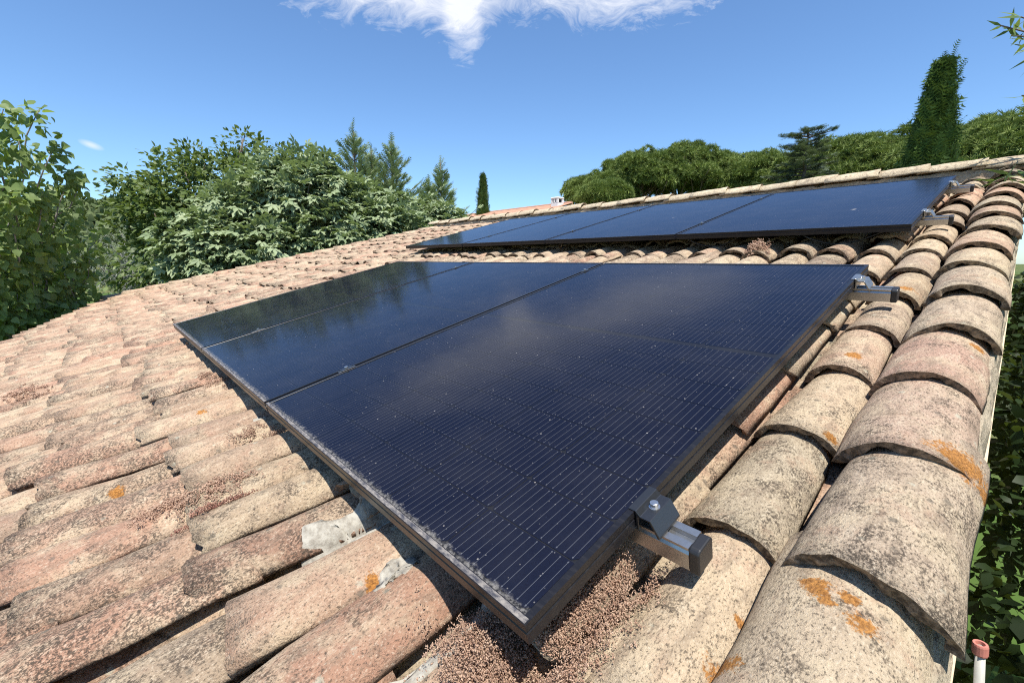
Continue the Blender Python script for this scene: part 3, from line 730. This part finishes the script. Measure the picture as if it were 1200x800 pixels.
# ================================================================== TREES ON THE LEFT
# --- poplar beside the eave: ascending shoots with heart-shaped leaves
def poplar():
    base = np.array([-8.75, -1.55, GZ]); e = tree('poplar_tree', base, 'poplar with big glossy heart-shaped leaves at the left edge of the photo', 'tree')
    mb = MB(); mb.tube([(0, 0, 0), (.05, .05, 1.6), (.0, .1, 3.0)], [.11, .09, .06], 10)
    P = []; A = []
    shoots = []
    for (px, py, d, th) in [(4, 128, 8.3, .9), (46, 128, 8.7, .9), (22, 165, 8.2, 1), (66, 168, 8.9, 1), (-30, 150, 8.0, 1), (98, 205, 9.2, .7), (84, 200, 9.0, .9), (10, 220, 8.0, 1.1), (50, 225, 8.6, 1.1), (82, 262, 9.2, 1.1), (118, 275, 9.5, .8),
                            (105, 300, 9.3, 1.0), (0, 290, 8.3, 1.2), (40, 300, 8.7, 1.2), (75, 320, 9.1, 1.1), (-40, 260, 8.0, 1.2), (20, 345, 8.6, 1.2), (60, 345, 9.0, 1.0), (-20, 340, 8.4, 1.2), (110, 318, 9.6, .7), (88, 340, 9.4, .8), (28, 240, 9.3, 1.2), (64, 275, 9.6, 1.2), (-60, 190, 8.3, 1.2), (5, 370, 8.6, .9), (35, 372, 8.9, .7)]:
        tip = at(px, py, d) - base; root = np.array([.0, .1, max(.9, tip[2] - 2.3)])
        shoots.append((root, tip, th))
    for s_, (root, tip, th) in enumerate(shoots):
        limbs(mb, root, [tip], .022, .3, s_)
        L = np.linalg.norm(tip - root); n = int(112 * th * max(1, L / 1.8))
        t = 1 - rng.random(n) ** 1.3 * .85
        c = root + (tip - root) * t[:, None] + np.array([0, 0, 1]) * (.054 * L * np.sin(np.pi * t))[:, None]
        spread = .10 + .42 * th * (1 - t) ** .6
        off = rdir(n); off[:, 2] *= .8
        P.append(c + off * (spread * rng.random(n) ** .5)[:, None]); a = off * .9; a[:, 2] -= .75; A.append(a + rng.normal(0, .35, (n, 3)))
    P = np.vstack(P); A = np.vstack(A); N = rdir(len(P), .5) + np.array([.7, -.2, .6])
    leaves('crown', P, A, N, rng.uniform(.065, .125, len(P)), 'heart', M['poplar'], e)
    link('trunk', mb.mesh('trunk', M['greybark'], True), e)
poplar()

def crown_tree(name, label, cat, px, dist, lob, n, size, kind, mat, trunk_r=.14, bark='bark', clump=26, cl_r=.45, group=None, down=.2, up=.7):
    """lob: list of (px, py, extra distance, radius across, radius in height)"""
    b = at(px, 300, dist); base = np.array([b[0], b[1], GZ]); e = tree(name, base, label, cat, group)
    lobes = [(at(x, y, dist + dd) - base, np.array([rx, rx, rz])) for x, y, dd, rx, rz in lob]
    nc = n // clump; cc, dd = lobes_points(lobes, nc)
    idx = np.repeat(np.arange(nc), clump); off = rdir(len(idx)) * (cl_r * rng.random((len(idx), 1)) ** .5) * np.array([1, 1, .65])
    P = cc[idx] + off; a = off / cl_r + dd[idx] * .6; a[:, 2] -= down; N = rdir(len(idx)) * .6 + dd[idx] * .5; N[:, 2] += up
    ctint = rng.random(nc) * .55
    leaves('crown', P, a + rng.normal(0, .3, P.shape), N, rng.uniform(.7, 1.2, len(P)) * size, kind, mat, e, ctint[idx] + .45 * rng.random(len(idx)))
    mb = MB(); h = max(1.2, min(l[0][2] - .3 * l[1][2] for l in lobes)); root = np.array([0, 0, h * .75])
    mb.tube([(0, 0, -.1), (.04, -.03, h * .4), tuple(root)], [trunk_r * 1.3, trunk_r, trunk_r * .8], 10)
    limbs(mb, root, [l[0] for l in lobes] + list(cc[:40]), trunk_r * .42, .3, int(px))
    link('trunk', mb.mesh('trunk', M[bark], True), e)
    return e

crown_tree('mulberry_tree', 'dark green broadleaf tree with spreading branch tips, left of the fig', 'tree', 225, 17,
           [(230, 250, 0, 1.9, 1.6), (200, 258, -.5, 1.0, 1.0), (270, 225, .5, 1.8, 1.4), (215, 300, -.5, 1.7, 1.2), (300, 235, 1, 1.6, 1.3), (255, 290, 0, 1.7, 1.3), (192, 300, -.5, .9, 1.0),
            (160, 212, 0, .65, .28), (185, 228, 0, .6, .35), (148, 224, 0, .35, .16), (215, 188, 0, .55, .3), (240, 192, 0, .65, .45), (285, 172, .5, .5, .4), (266, 185, .5, .5, .35), (318, 185, .5, .5, .4), (330, 195, 1, .6, .45), (345, 180, 1, .28, .28)], 17000, .17, 'oval', M['mulberry'], .17, cl_r=.36)
crown_tree('fig_tree', 'wide fig tree with pale lobed leaves rising behind the far edge of the roof', 'tree', 370, 12.5,
           [(250, 290, -.5, 1.0, .8), (300, 270, 0, 1.3, 1.1), (350, 240, 0, 1.4, 1.2), (400, 256, .5, 1.4, 1.0), (440, 262, 1, 1.3, .85), (480, 264, 1.3, 1.1, .6), (330, 300, -1, 1.1, .8), (390, 285, -.6, 1.2, .9), (450, 270, 0, 1.1, .7), (505, 255, 1.5, .8, .5), (270, 310, -1, .8, .7), (225, 300, -.6, .55, .6), (525, 258, 2, .5, .35),
            (285, 240, .3, .6, .5), (340, 215, .5, .8, .5), (372, 212, .8, .5, .45), (395, 228, 1.2, .6, .4)], 19800, .20, 'palm', M['fig'], .13, 'greybark', clump=9, cl_r=.27, down=.35, up=1.1)

def fir(px, tip_y, dist, bot_y, width, label, n=900, seed=0):
    b = at(px, tip_y + 25, dist); base = np.array([b[0], b[1], GZ]); e = tree('fir_tree', base, label, 'tree', 'pointed conifers behind the fig')
    H = at(px, tip_y, dist)[2] - GZ; r = np.random.default_rng(seed)
    mb = MB(); mb.tube([(0, 0, -.1), (0, 0, H * .5), (0, 0, H)], [.16, .08, .008], 8)
    P = []; A = []; N = []
    nb = 84
    for i in range(nb):
        t = i / nb; z = H * (.45 + .50 * t ** .85); rad = width * (1 - t) ** 1.25 * r.choice([.55, .8, 1.0, 1.3]) + .14; az = i * 2.4 + r.normal(0, .3)
        d = np.array([math.cos(az), math.sin(az), .65 + .5 * t]); d /= np.linalg.norm(d)
        st = np.array([0, 0, z]); L = rad
        mb.tube([st, st + d * L * .6, st + d * L], [.018, .012, .004], 4, False)
        k = int(8 + 22 * (1 - t)); s_ = .15 + .85 * r.random(k) ** .8
        side = np.cross(d, [0, 0, 1.]); side /= np.linalg.norm(side)
        p_ = st + d * (s_ * L)[:, None]
        sg = r.choice([-1, 1], k)
        P.append(p_); A.append(d * 1.5 + side * (sg * r.uniform(.2, .8, k))[:, None] + r.normal(0, .12, (k, 3))); N.append(np.tile([0, 0, 1.], (k, 1)) + r.normal(0, .5, (k, 3)))
    z = H * .90 + H * .10 * r.random(24); P.append(np.stack([0 * z, 0 * z, z], 1)); A.append(r.normal(0, .35, (24, 3)) + np.array([0, 0, 1.])); N.append(r.normal(0, 1, (24, 3)))
    P = np.vstack(P); A = np.vstack(A); N = np.vstack(N)
    leaves('crown', P, A, N, rng.uniform(.20, .36, len(P)), 'spray', M['fir'], e)
    link('trunk', mb.mesh('trunk', M['bark'], True), e)
fir(415, 150, 15, 250, 2.7, 'tallest pointed conifer, its blue-green tip above the middle of the fig', seed=1)
fir(459, 164, 15.3, 250, 2.6, 'pointed conifer with spread arms, between the tallest one and the smallest one', seed=2)
fir(517, 190, 16.5, 250, 2.1, 'smallest pointed conifer, at the right end of the fig', seed=3)
fir(503, 210, 16, 250, 1.4, 'low conifer top just left of the smallest pointed conifer', seed=4)
fir(372, 182, 15, 250, 1.5, 'conifer top showing just above the fig leaves left of the tallest one', seed=5)
fir(436, 172, 15.6, 250, 2.0, 'slim conifer tip close on the right of the tallest pointed conifer', seed=6)

crown_tree('olive_shrub', 'silver-grey shrub with dry twigs beside the lawn', 'shrub', 150, 24,
           [(150, 300, 0, 1.6, 1.2), (175, 310, 0, 1.4, 1.0), (135, 315, 0, .9, .9), (195, 318, -.5, 1.2, .8), (160, 325, -1, 1.3, .7)], 7000, .16, 'lance', M['olive'], .1, 'greybark', clump=24, cl_r=.4)
crown_tree('leafy_shrub', 'light green low shrub at the foot of the fig, by the roof edge', 'shrub', 232, 14.5,
           [(228, 318, 0, .6, .5), (245, 322, -.3, .5, .4)], 2200, .12, 'oval', M['lance'], .05, clump=20, cl_r=.25)

# --- wooded hill far left
def hill():
    V = []; F = []; nx, ny = 60, 10
    for j in range(ny + 1):
        for i in range(nx + 1):
            az = -75 + 63 * i / nx; d = 90 + 190 * j / ny; a = R(az); h = (3 + 24 * math.sin(math.pi / 2 * min(1, j / 8)) * (.85 + .15 * math.sin(i * .35 + 1) + .06 * math.sin(i * .9))) * min(1, (i + .001) / 8, max(.05, (nx - i) / 26))
            y = CAM[1]; dirx = fw[:2] / np.linalg.norm(fw[:2]); rx = np.array([rt[0], rt[1]])
            p_ = CAM[:2] + (dirx * math.cos(a) + rx * math.sin(a)) * d; V.append((p_[0], p_[1], GZ - .5 + (h if j else 0)))
    for j in range(ny):
        for i in range(nx): k = j * (nx + 1) + i; F.append((k, k + 1, k + nx + 2, k + nx + 1))
    V = np.array(V); F = np.array(F); tag(link('hill', fastmesh('hill', V, F, M['lawn'], None, True)), kind='structure')
    f = F[rng.integers(len(F), size=2600)]; w = rng.random((2600, 2))
    P0 = (V[f[:, 0]] * (1 - w[:, :1]) + V[f[:, 1]] * w[:, :1]) * (1 - w[:, 1:]) + (V[f[:, 3]] * (1 - w[:, :1]) + V[f[:, 2]] * w[:, :1]) * w[:, 1:]
    k = 45; rad = np.repeat(rng.uniform(1.6, 3.6, 2600), k); d = rdir(2600 * k); d[:, 2] = np.abs(d[:, 2]); P = np.repeat(P0, k, 0) + d * rad[:, None] * np.array([1, 1, 1.1])
    t = np.repeat(rng.random(2600) * .5, k) + .5 * rng.random(2600 * k)
    o = leaves('distant_wood', P, rdir(len(P), .3), d + rdir(len(P)) * .4, rad * .55, 'oval', M['wood'], None, t)
    tag(o, 'dark green wood covering the distant hill at the left', 'wood', kind='stuff')
hill()

# ================================================================== CYPRESSES
def cypress(name, px, tip_y, dist, width, label, n, size, lean=0., seed=0, tips=((0, 0),)):
    r = np.random.default_rng(seed); b = at(px, (tip_y + 240) / 2, dist); base = np.array([b[0], b[1], GZ]); e = tree(name, base, label, 'tree', 'columnar cypresses')
    H = at(px, tip_y, dist)[2] - GZ; mb = MB(); mb.tube([(0, 0, -.1), (0, 0, H * .6), (lean * .6, 0, H * .9)], [.2, .1, .02], 8)
    t = r.random(n) ** .85; az = r.uniform(0, 2 * math.pi, n)
    prof = width * (np.minimum(1, (t + .04) * 5) ** .5) * (1 - t ** 1.9) ** .9
    lump = 1 + .16 * np.sin(3 * az + 9 * t) + .14 * np.sin(5 * az - 17 * t + 1) + .10 * np.sin(29 * t + 2 * az)
    rad = prof * lump * (.60 + .48 * r.random(n) ** .6)
    P = np.stack([np.cos(az) * rad + lean * t ** 2, np.sin(az) * rad, t * H * .97], 1)
    A = np.stack([np.cos(az) * .28, np.sin(az) * .28, np.ones(n)], 1) + r.normal(0, .22, (n, 3)); N = np.stack([np.cos(az), np.sin(az), np.zeros(n)], 1) + r.normal(0, .5, (n, 3))
    shade = np.clip(.15 + .55 * r.random(n) + .5 * (np.sin(7 * az + 11 * t) * .5), 0, 1)
    sz = r.uniform(.6, 1.3, n) * size
    for (dx, h) in tips:                                       # loose leaders at the top
        k = 14; s_ = r.random(k); q_ = np.stack([np.full(k, dx) * (1 + .3 * s_) + lean, r.normal(0, .05, k), H * .90 + s_ * (H * .1 + h)], 1)
        P = np.vstack([P, q_]); A = np.vstack([A, r.normal(0, .25, (k, 3)) + np.array([.15 * np.sign(dx), 0, 1])]); N = np.vstack([N, r.normal(0, 1, (k, 3))]); shade = np.append(shade, r.random(k)); sz = np.append(sz, np.full(k, size * .65))
    leaves('crown', P, A, N, sz, 'spray', M['cypress'], e, shade)
    link('trunk', mb.mesh('trunk', M['bark'], True), e)
cypress('cypress_tree', 1089, 76, 15, .76, 'tall dark green cypress standing close behind the ridge', 13000, .40, .06, 1, ((.22, -.1), (.10, .3), (.0, .0)))
cypress('cypress_tree', 566, 204, 36, .82, 'small slim dark cypress left of the white chimney', 3200, .50, 0, 2)

# ================================================================== PINES BEHIND THE RIDGE
def pine(px, top_y, dist, width, label, seed=0, n=230, mat='pine', bot=None):
    r = np.random.default_rng(seed); b = at(px, top_y + 15, dist); base = np.array([b[0], b[1], GZ]); e = tree('umbrella_pine', base, label, 'tree', 'umbrella pines behind the ridge')
    H = at(px, top_y, dist)[2] - GZ; cz = H - width * .62
    nc = n; az = r.uniform(0, 2 * math.pi, nc); el = np.arcsin(r.uniform(-.35, 1, nc)); k = r.uniform(.72, 1.02, nc)
    d = np.stack([np.cos(az) * np.cos(el), np.sin(az) * np.cos(el), np.sin(el)], 1)
    lump = 1 + .10 * np.sin(3 * az + seed) + .08 * np.sin(5 * az + 3 * el)
    cc = d * (k * lump)[:, None] * np.array([width, width, width * .62]) + np.array([0, 0, cz])
    m_ = 30; idx = np.repeat(np.arange(nc), m_); off = r.normal(size=(nc * m_, 3)); off /= np.linalg.norm(off, axis=1, keepdims=True); off[:, 2] = np.abs(off[:, 2]) * .9 - .15
    cr = r.uniform(.35, .62, nc)[idx] * (width / 3.) ** .5
    P = cc[idx] + off * cr[:, None]; A = off + d[idx] * .4 + np.array([0, 0, .35]); N = r.normal(size=P.shape)
    ct = r.random(nc) * .5
    leaves('crown', P, A, N, r.uniform(.26, .42, len(P)), 'tuft', M[mat], e, ct[idx] + .5 * r.random(len(idx)))
    mb = MB(); mb.tube([(0, 0, -.1), (.1, .1, H * .35), (0, 0, H * .62)], [.26, .2, .15], 8); limbs(mb, (0, 0, H * .55), list(cc[:24]), .09, .3, seed); link('trunk', mb.mesh('trunk', M['bark'], True), e)
PN = [(705, 207, 37, 2.5, 'leftmost umbrella pine of the row, beside the white chimney'), (752, 184, 38, 3.2, 'second umbrella pine from the chimney, with a rounded crown'),
      (803, 176, 40, 3.6, 'third umbrella pine from the chimney, its dome the highest on the left'), (852, 186, 41, 3.2, 'fourth umbrella pine from the chimney'),
      (900, 184, 40, 3.4, 'fifth umbrella pine from the chimney, left of the dark layered cedar'), (972, 172, 38, 3.4, 'umbrella pine just right of the dark layered cedar'),
      (1022, 166, 37, 3.6, 'umbrella pine between the cedar and the tall cypress'), (1062, 172, 36, 2.8, 'umbrella pine partly hidden by the left side of the tall cypress'),
      (1152, 148, 33, 3.2, 'umbrella pine right of the tall cypress'), (1200, 143, 32, 3.4, 'umbrella pine cut by the right edge of the photo'), (930, 192, 43, 3.0, 'umbrella pine behind the layered cedar'), (708, 216, 33, 1.5, 'low umbrella pine crown in front of the leftmost ones')]
for i, (px, ty, d, w, lab) in enumerate(PN): pine(px, ty, d, w, lab, 40 + i, 260)

def cedar(px, top_y, dist, width, label, seed=0):
    r = np.random.default_rng(seed); b = at(px, 185, dist); base = np.array([b[0], b[1], GZ]); e = tree('cedar_tree', base, label, 'tree')
    H = at(px, top_y, dist)[2] - GZ; mb = MB(); mb.tube([(0, 0, -.1), (.1, 0, H * .5), (.05, 0, H)], [.3, .18, .03], 8); P = []; A = []
    for i in range(95):
        t = i / 94; z = H * (.40 + .595 * t); L = width * (1.1 - .72 * t ** 1.3) * r.uniform(.6, 1.15); az = i * 2.4 + r.normal(0, .4)
        d = np.array([math.cos(az), math.sin(az), r.uniform(-.12, .22)]); side = np.array([-math.sin(az), math.cos(az), 0]); st = np.array([.05, 0, z])
        mb.tube([st, st + d * L * .5, st + d * L + np.array([0, 0, -.05 * L])], [.05, .03, .008], 4, False)
        k = int(110 * L / width) + 20; s_ = r.uniform(.2, 1.05, k); p_ = st + d * (s_ * L)[:, None] + side * (r.normal(0, .20, k) * L * (1.15 - s_))[:, None] + np.array([0, 0, 1]) * r.normal(0, .05, k)[:, None]
        P.append(p_); A.append(d * .6 + side * r.normal(0, .8, k)[:, None] + np.array([0, 0, .15]))
    P = np.vstack(P); A = np.vstack(A); leaves('crown', P, A, np.tile([0, 0, 1.], (len(P), 1)) + rng.normal(0, .3, P.shape), rng.uniform(.25, .45, len(P)), 'spray', M['cedar'], e)
    link('trunk', mb.mesh('trunk', M['bark'], True), e)
cedar(943, 153, 30, 2.5, 'dark grey-green cedar with flat layered branches among the pines', 7)

# ================================================================== NEIGHBOUR'S HOUSE WITH WHITE CHIMNEY
def far_house():
    A = at(560, 251.5, 37); zr = A[2]; q_ = ray(670, 240); L = CAM[0] + q_[0] / q_[1] * (A[1] - CAM[1]) - A[0] + 1.5
    e = empty('neighbour_house', (A[0] + 6, A[1] + 3, GZ)); tag(e, 'distant house of which only the red tiled roof shows beyond the ridge', 'house'); b = np.array(e.location)
    V = []; F = []; n = 100; x0 = A[0] - 1.5
    for i in range(n + 1):                                     # corrugated front slope, one wave per tile column
        for k in range(4):
            x = x0 + L * (i + k / 4) / n; h = (0, .06, .085, .06)[k]
            V += [(x, A[1] - 4.5, zr - 1.3 + h), (x, A[1], zr + h)]
    for i in range(len(V) // 2 - 1): F.append((2 * i, 2 * i + 2, 2 * i + 3, 2 * i + 1))
    r_ = link('roof', mesh('roof', V, F, M['far_tile'], True), e, -b)
    mb = MB(); mb.tube([(x0 - .1, A[1], zr + .03), (x0 + L, A[1], zr + .03)], [.12, .12], 10); link('ridge_cap', mb.mesh('ridge_cap', M['far_tile']), r_)
    mb = MB(); mb.add([(x0 + .4, A[1] - 4.1, GZ), (x0 + L - .4, A[1] - 4.1, GZ), (x0 + L - .4, A[1] + 4, GZ), (x0 + .4, A[1] + 4, GZ), (x0 + .4, A[1] - 4.1, zr - 1.35), (x0 + L - .4, A[1] - 4.1, zr - 1.35), (x0 + L - .4, A[1] + 4, zr - 1.35), (x0 + .4, A[1] + 4, zr - 1.35)], [(0, 1, 5, 4), (1, 2, 6, 5), (2, 3, 7, 6), (3, 0, 4, 7)])
    mb.add([(x0, A[1], zr - .1), (x0 + L, A[1], zr - .1), (x0 + L, A[1] + 4.4, zr - 1.4), (x0, A[1] + 4.4, zr - 1.4)], [(0, 1, 2, 3)])
    link('wall', mb.mesh('wall', M['render']), e, -b)
    q_ = ray(653, 240); dC = (A[1] - .7 - CAM[1]) / q_[1] * math.hypot(q_[0], q_[1]); c = at(653, 240, dC); w = 8.5 / FPX * dC * 1.15 / 2; zt = at(653, 231.5, dC)[2]
    mb = MB(); h0 = c[2] - 1.0; hz = zt - .34; mb.box((c[0] - w, c[1] - w, h0), (c[0] + w, c[1] + w, hz))
    for sx_ in (-1, 0, 1):
        for sy_ in (-1, 1): mb.box((c[0] + sx_ * w * .82 - .06, c[1] + sy_ * w * .82 - .06, hz - .002), (c[0] + sx_ * w * .82 + .06, c[1] + sy_ * w * .82 + .06, zt - .1))
    ch_ = link('chimney', mb.mesh('chimney', M['white']), r_)
    mb = MB(); mb.box((c[0] - w * 1.12, c[1] - w * 1.12, zt - .101), (c[0] + w * 1.12, c[1] + w * 1.12, zt)); bevel(link('chimney_cap', mb.mesh('chimney_cap', M['white']), r_), .03)
    mb = MB(); mb.box((c[0] - w * .6, c[1] - w * .6, hz - .001), (c[0] + w * .6, c[1] + w * .6, zt - .102)); link('flue', mb.mesh('flue', M['dark']), r_)  # near-black block filling the openings under the cap
far_house()

# ================================================================== PLANTS BESIDE THE NEAR VERGE
def hedge():
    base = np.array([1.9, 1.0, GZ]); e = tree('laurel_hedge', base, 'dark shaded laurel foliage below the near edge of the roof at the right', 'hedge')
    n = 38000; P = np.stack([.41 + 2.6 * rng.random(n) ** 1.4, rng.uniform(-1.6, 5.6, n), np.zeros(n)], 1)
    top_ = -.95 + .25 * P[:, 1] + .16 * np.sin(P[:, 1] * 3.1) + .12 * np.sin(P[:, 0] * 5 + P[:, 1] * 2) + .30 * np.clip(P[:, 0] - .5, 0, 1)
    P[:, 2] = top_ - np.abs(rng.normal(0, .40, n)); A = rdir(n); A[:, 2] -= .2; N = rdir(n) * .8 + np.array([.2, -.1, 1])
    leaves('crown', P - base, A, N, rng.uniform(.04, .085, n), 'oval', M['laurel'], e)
    mb = MB()
    for k in range(9):
        y = -1.6 + k * .7; x = -.4 + (k % 3) * .4; z = -1.2 + .2 * (y + 1) - GZ
        mb.tube([(x, y, 0), (x + .05, y + .05, z * .5), (x - .05, y, z)], [.04, .03, .015], 6); limbs(mb, (x, y, z * .7), [(x + rng.normal(0, .5), y + rng.normal(0, .5), z + .2) for _ in range(5)], .015, .3, k)
    link('stems', mb.mesh('stems', M['bark'], True), e)
hedge()
def sprig_shrub():
    base = np.array([.95, 1.1, GZ]); e = tree('leafy_shoots', base, 'sunlit light green shoots rising from the hedge beside the near verge', 'plant'); mb = MB(); P = []; A = []; N = []
    for (px, py, d, n) in [(1200, 330, 2.9, 26), (1196, 372, 2.2, 20), (1206, 470, 1.7, 20), (1199, 578, 1.5, 8), (1215, 520, 1.5, 18), (1188, 545, 1.5, 8), (1215, 400, 2.2, 22), (1208, 290, 3.6, 22)]:
        tip = at(px, py, d); tip[0] = max(tip[0], .46); root = tip + np.array([.25, .05, -1.0]); pts = [root, root * .4 + tip * .6 + np.array([.04, 0, 0]), tip]; mb.tube([p_ - base for p_ in [np.array([.95, 1.1, GZ])] + pts], [.012, .007, .005, .002], 5, False)
        t = rng.uniform(.35, 1, n); c = root + (tip - root) * t[:, None]; a = rdir(n) * np.array([1, 1, .3]) + np.array([0, 0, .3]); P.append(c); A.append(a); N.append(rdir(n) * .4 + np.array([0, 0, 1.]))
    P = np.vstack(P); leaves('foliage', P - base, np.vstack(A), np.vstack(N), rng.uniform(.05, .085, len(P)), 'oval', M['lance'], e); link('stems', mb.mesh('stems', M['bark']), e)
sprig_shrub()
def almond():
    base = np.array([2.6, 5.0, GZ]); e = tree('willow_tree', base, 'tree with narrow leaves reaching in at the right edge over the ridge end', 'tree'); mb = MB(); mb.tube([(0, 0, 0), (.1, .1, 2.2), (-.1, 0, 4.2)], [.12, .09, .06], 10); P = []; A = []
    tw = [(1172, 30, 4.6), (1185, 42, 4.4), (1196, 20, 4.6), (1197, 112, 5.0), (1172, 222, 4.4), (1165, 213, 4.7), (1180, 205, 4.6), (1190, 228, 4.3), (1192, 213, 4.3), (1215, 60, 4.4), (1230, 120, 4.6), (1235, 190, 4.4), (1225, 225, 4.4)]
    for k, (px, py, d) in enumerate(tw):
        tip = at(px, py, d) - base; root = np.array([-.1, 0, min(4.2, tip[2] - .1)]); root = root + (tip - root) * .25; limbs(mb, (-.1, 0, min(4.1, tip[2] - .2)), [tip], .018, .25, k)
        n = 26 if px < 1200 else 40; t = 1 - rng.random(n) ** 1.5 * (.32 if px < 1200 else .6); c = root + (tip - root) * t[:, None]; P.append(c); A.append((tip - root) * .5 / np.linalg.norm(tip - root) + rdir(n) * .8 + np.array([0, 0, -.15]))
    lob = [(np.array(c_) - base, np.array(r_)) for c_, r_ in [((3.0, -1.9, 2.1), (1.0, 1.1, .9)), ((2.9, -.5, 2.2), (1.0, 1.1, .9)), ((2.9, .9, 2.3), (1.0, 1.1, .9)), ((2.95, 2.3, 2.4), (1.0, 1.1, .9)), ((3.1, 3.8, 2.6), (1.0, 1.1, .9)), ((3.8, 1.0, 3.2), (1.2, 2.5, .9))]]  # unseen crown lobes, added to shade the hedge and shaped to spare the roof
    pc, dc = lobes_points(lob, 17000, .3); P.append(pc); A.append(dc + rdir(17000) * .8); limbs(mb, (-.1, 0, 3.6), [l[0] for l in lob], .04, .25, 77)
    P = np.vstack(P); leaves('crown', P, np.vstack(A), rdir(len(P), 1.), np.concatenate([rng.uniform(.10, .17, len(P) - 17000), rng.uniform(.20, .32, 17000)]), 'lance', M['lance'], e); link('trunk', mb.mesh('trunk', M['bark'], True), e)
almond()

# ================================================================== DRY SEDUM ON THE TILES
def sedum(label, spots, n, size, mat='sedum', hgt=.02):
    c0 = roofpt(spots[0][0], spots[0][1], surf_w(spots[0][0], spots[0][1])); P = []; A = []
    wts = np.array([s_[2] * s_[3] for s_ in spots]); cnt = (n * wts / wts.sum()).astype(int); T = []
    for (u, v, ru, rv), k in zip(spots, cnt):
        nt = max(3, k // 16); ctr = rng.normal(0, .45, (nt, 2)); i = rng.integers(nt, size=k); uv = ctr[i] * np.array([ru, rv]) + np.array([u, v]) + rng.normal(0, .0045, (k, 2)); hh = rng.random(nt)[i]
        for (a, b), h in zip(uv, hh):
            P.append(roofpt(a, b, surf_w(a, b) + .002 + hgt * (.05 + .95 * h * h) * rng.random() ** .5))
        T.append(rng.random(nt)[i] * .6 + .4 * rng.random(k))
    P = np.array(P); o = leaves('sedum_clump', P, rdir(len(P), .8), rdir(len(P)), rng.uniform(.45, 1.35, len(P)) * size, 'bead', M[mat], None, np.concatenate(T), c0)
    o.location = c0; tag(o, label, 'sedum', 'dry sedum growing on the tiles'); return o
sedum('large patch of dry pink-brown sedum under the near corner of the solar panel', [(-.10, -.02, .11, .07), (-.03, .06, .07, .10), (-.02, .17, .05, .08), (-.05, .10, .06, .08), (-.16, -.04, .04, .05), (-.04, -.04, .10, .05), (.01, .02, .05, .05), (-.09, .06, .07, .06), (.0, .22, .03, .05)], 30000, .0048, hgt=.036)
sedum('brown sedum patch in the gutter between tiles in the middle of the left slope', [(-.93, -.20, .06, .10), (-.86, -.23, .04, .06), (-.98, -.30, .05, .07)], 3000, .007, 'sedum', .014)
sedum('dark red sedum streak beside the brown patch on the left slope', [(-.84, -.205, .018, .10)], 900, .006, 'red_sedum', .014)
sedum('brown sedum at the left edge of the photo, below the poplar', [(-3.05, -.72, .14, .10), (-2.9, -.66, .08, .06)], 2600, .010, 'sedum', .02)
sedum('sedum tuft tucked under the lower edge of the middle solar panel', [(-1.16, -.01, .05, .05), (-1.20, -.07, .05, .05), (-1.12, .03, .03, .03)], 2000, .0065, 'sedum', .018)
sedum('sedum tuft under the lower edge near the leftmost solar panel', [(-1.95, -.03, .07, .04), (-2.05, -.05, .05, .03)], 1300, .0075, 'sedum', .016)
sedum('pale sedum cushion on the tiles between the two panel rows', [(-.62, 2.42, .06, .05), (-.60, 2.36, .05, .05)], 1800, .012, 'sedum', .05)

# ================================================================== STAND-PIPE BY THE VERGE
pt = roofpt(.357, .375, -.115); e = empty('stand_pipe', (pt[0] + .07, pt[1], GZ)); tag(e, 'pale plastic pipe with a pink collar standing beside the near verge', 'pipe')
b = np.array(e.location); mb = MB(); mb.tube([pt - b, pt - b + np.array([.055, -.01, -.5]), np.array([0, 0, 0])], [.0048, .0048, .0048], 14); link('tube', mb.mesh('tube', M['pipe'], True), e)
mb = MB(); d = np.array([-.1, .02, .99]); N_ = 16; prof = [(.0066, -.010), (.0072, -.008), (.0072, .002), (.0066, .004), (.0044, .004), (.0044, -.006)]
V = []; F = []
for k in range(N_):
    a = 2 * math.pi * k / N_
    for r_, z in prof: V.append((r_ * math.cos(a), r_ * math.sin(a), z))
for k in range(N_):
    for i in range(len(prof) - 1): F.append((k * 6 + i, ((k + 1) % N_) * 6 + i, ((k + 1) % N_) * 6 + i + 1, k * 6 + i + 1))
F.append(tuple(k * 6 + 5 for k in range(N_)))
o = link('collar', mesh('collar', V, F, M['pink']), e, pt - b); o.rotation_euler = (.02, -.1, 0)
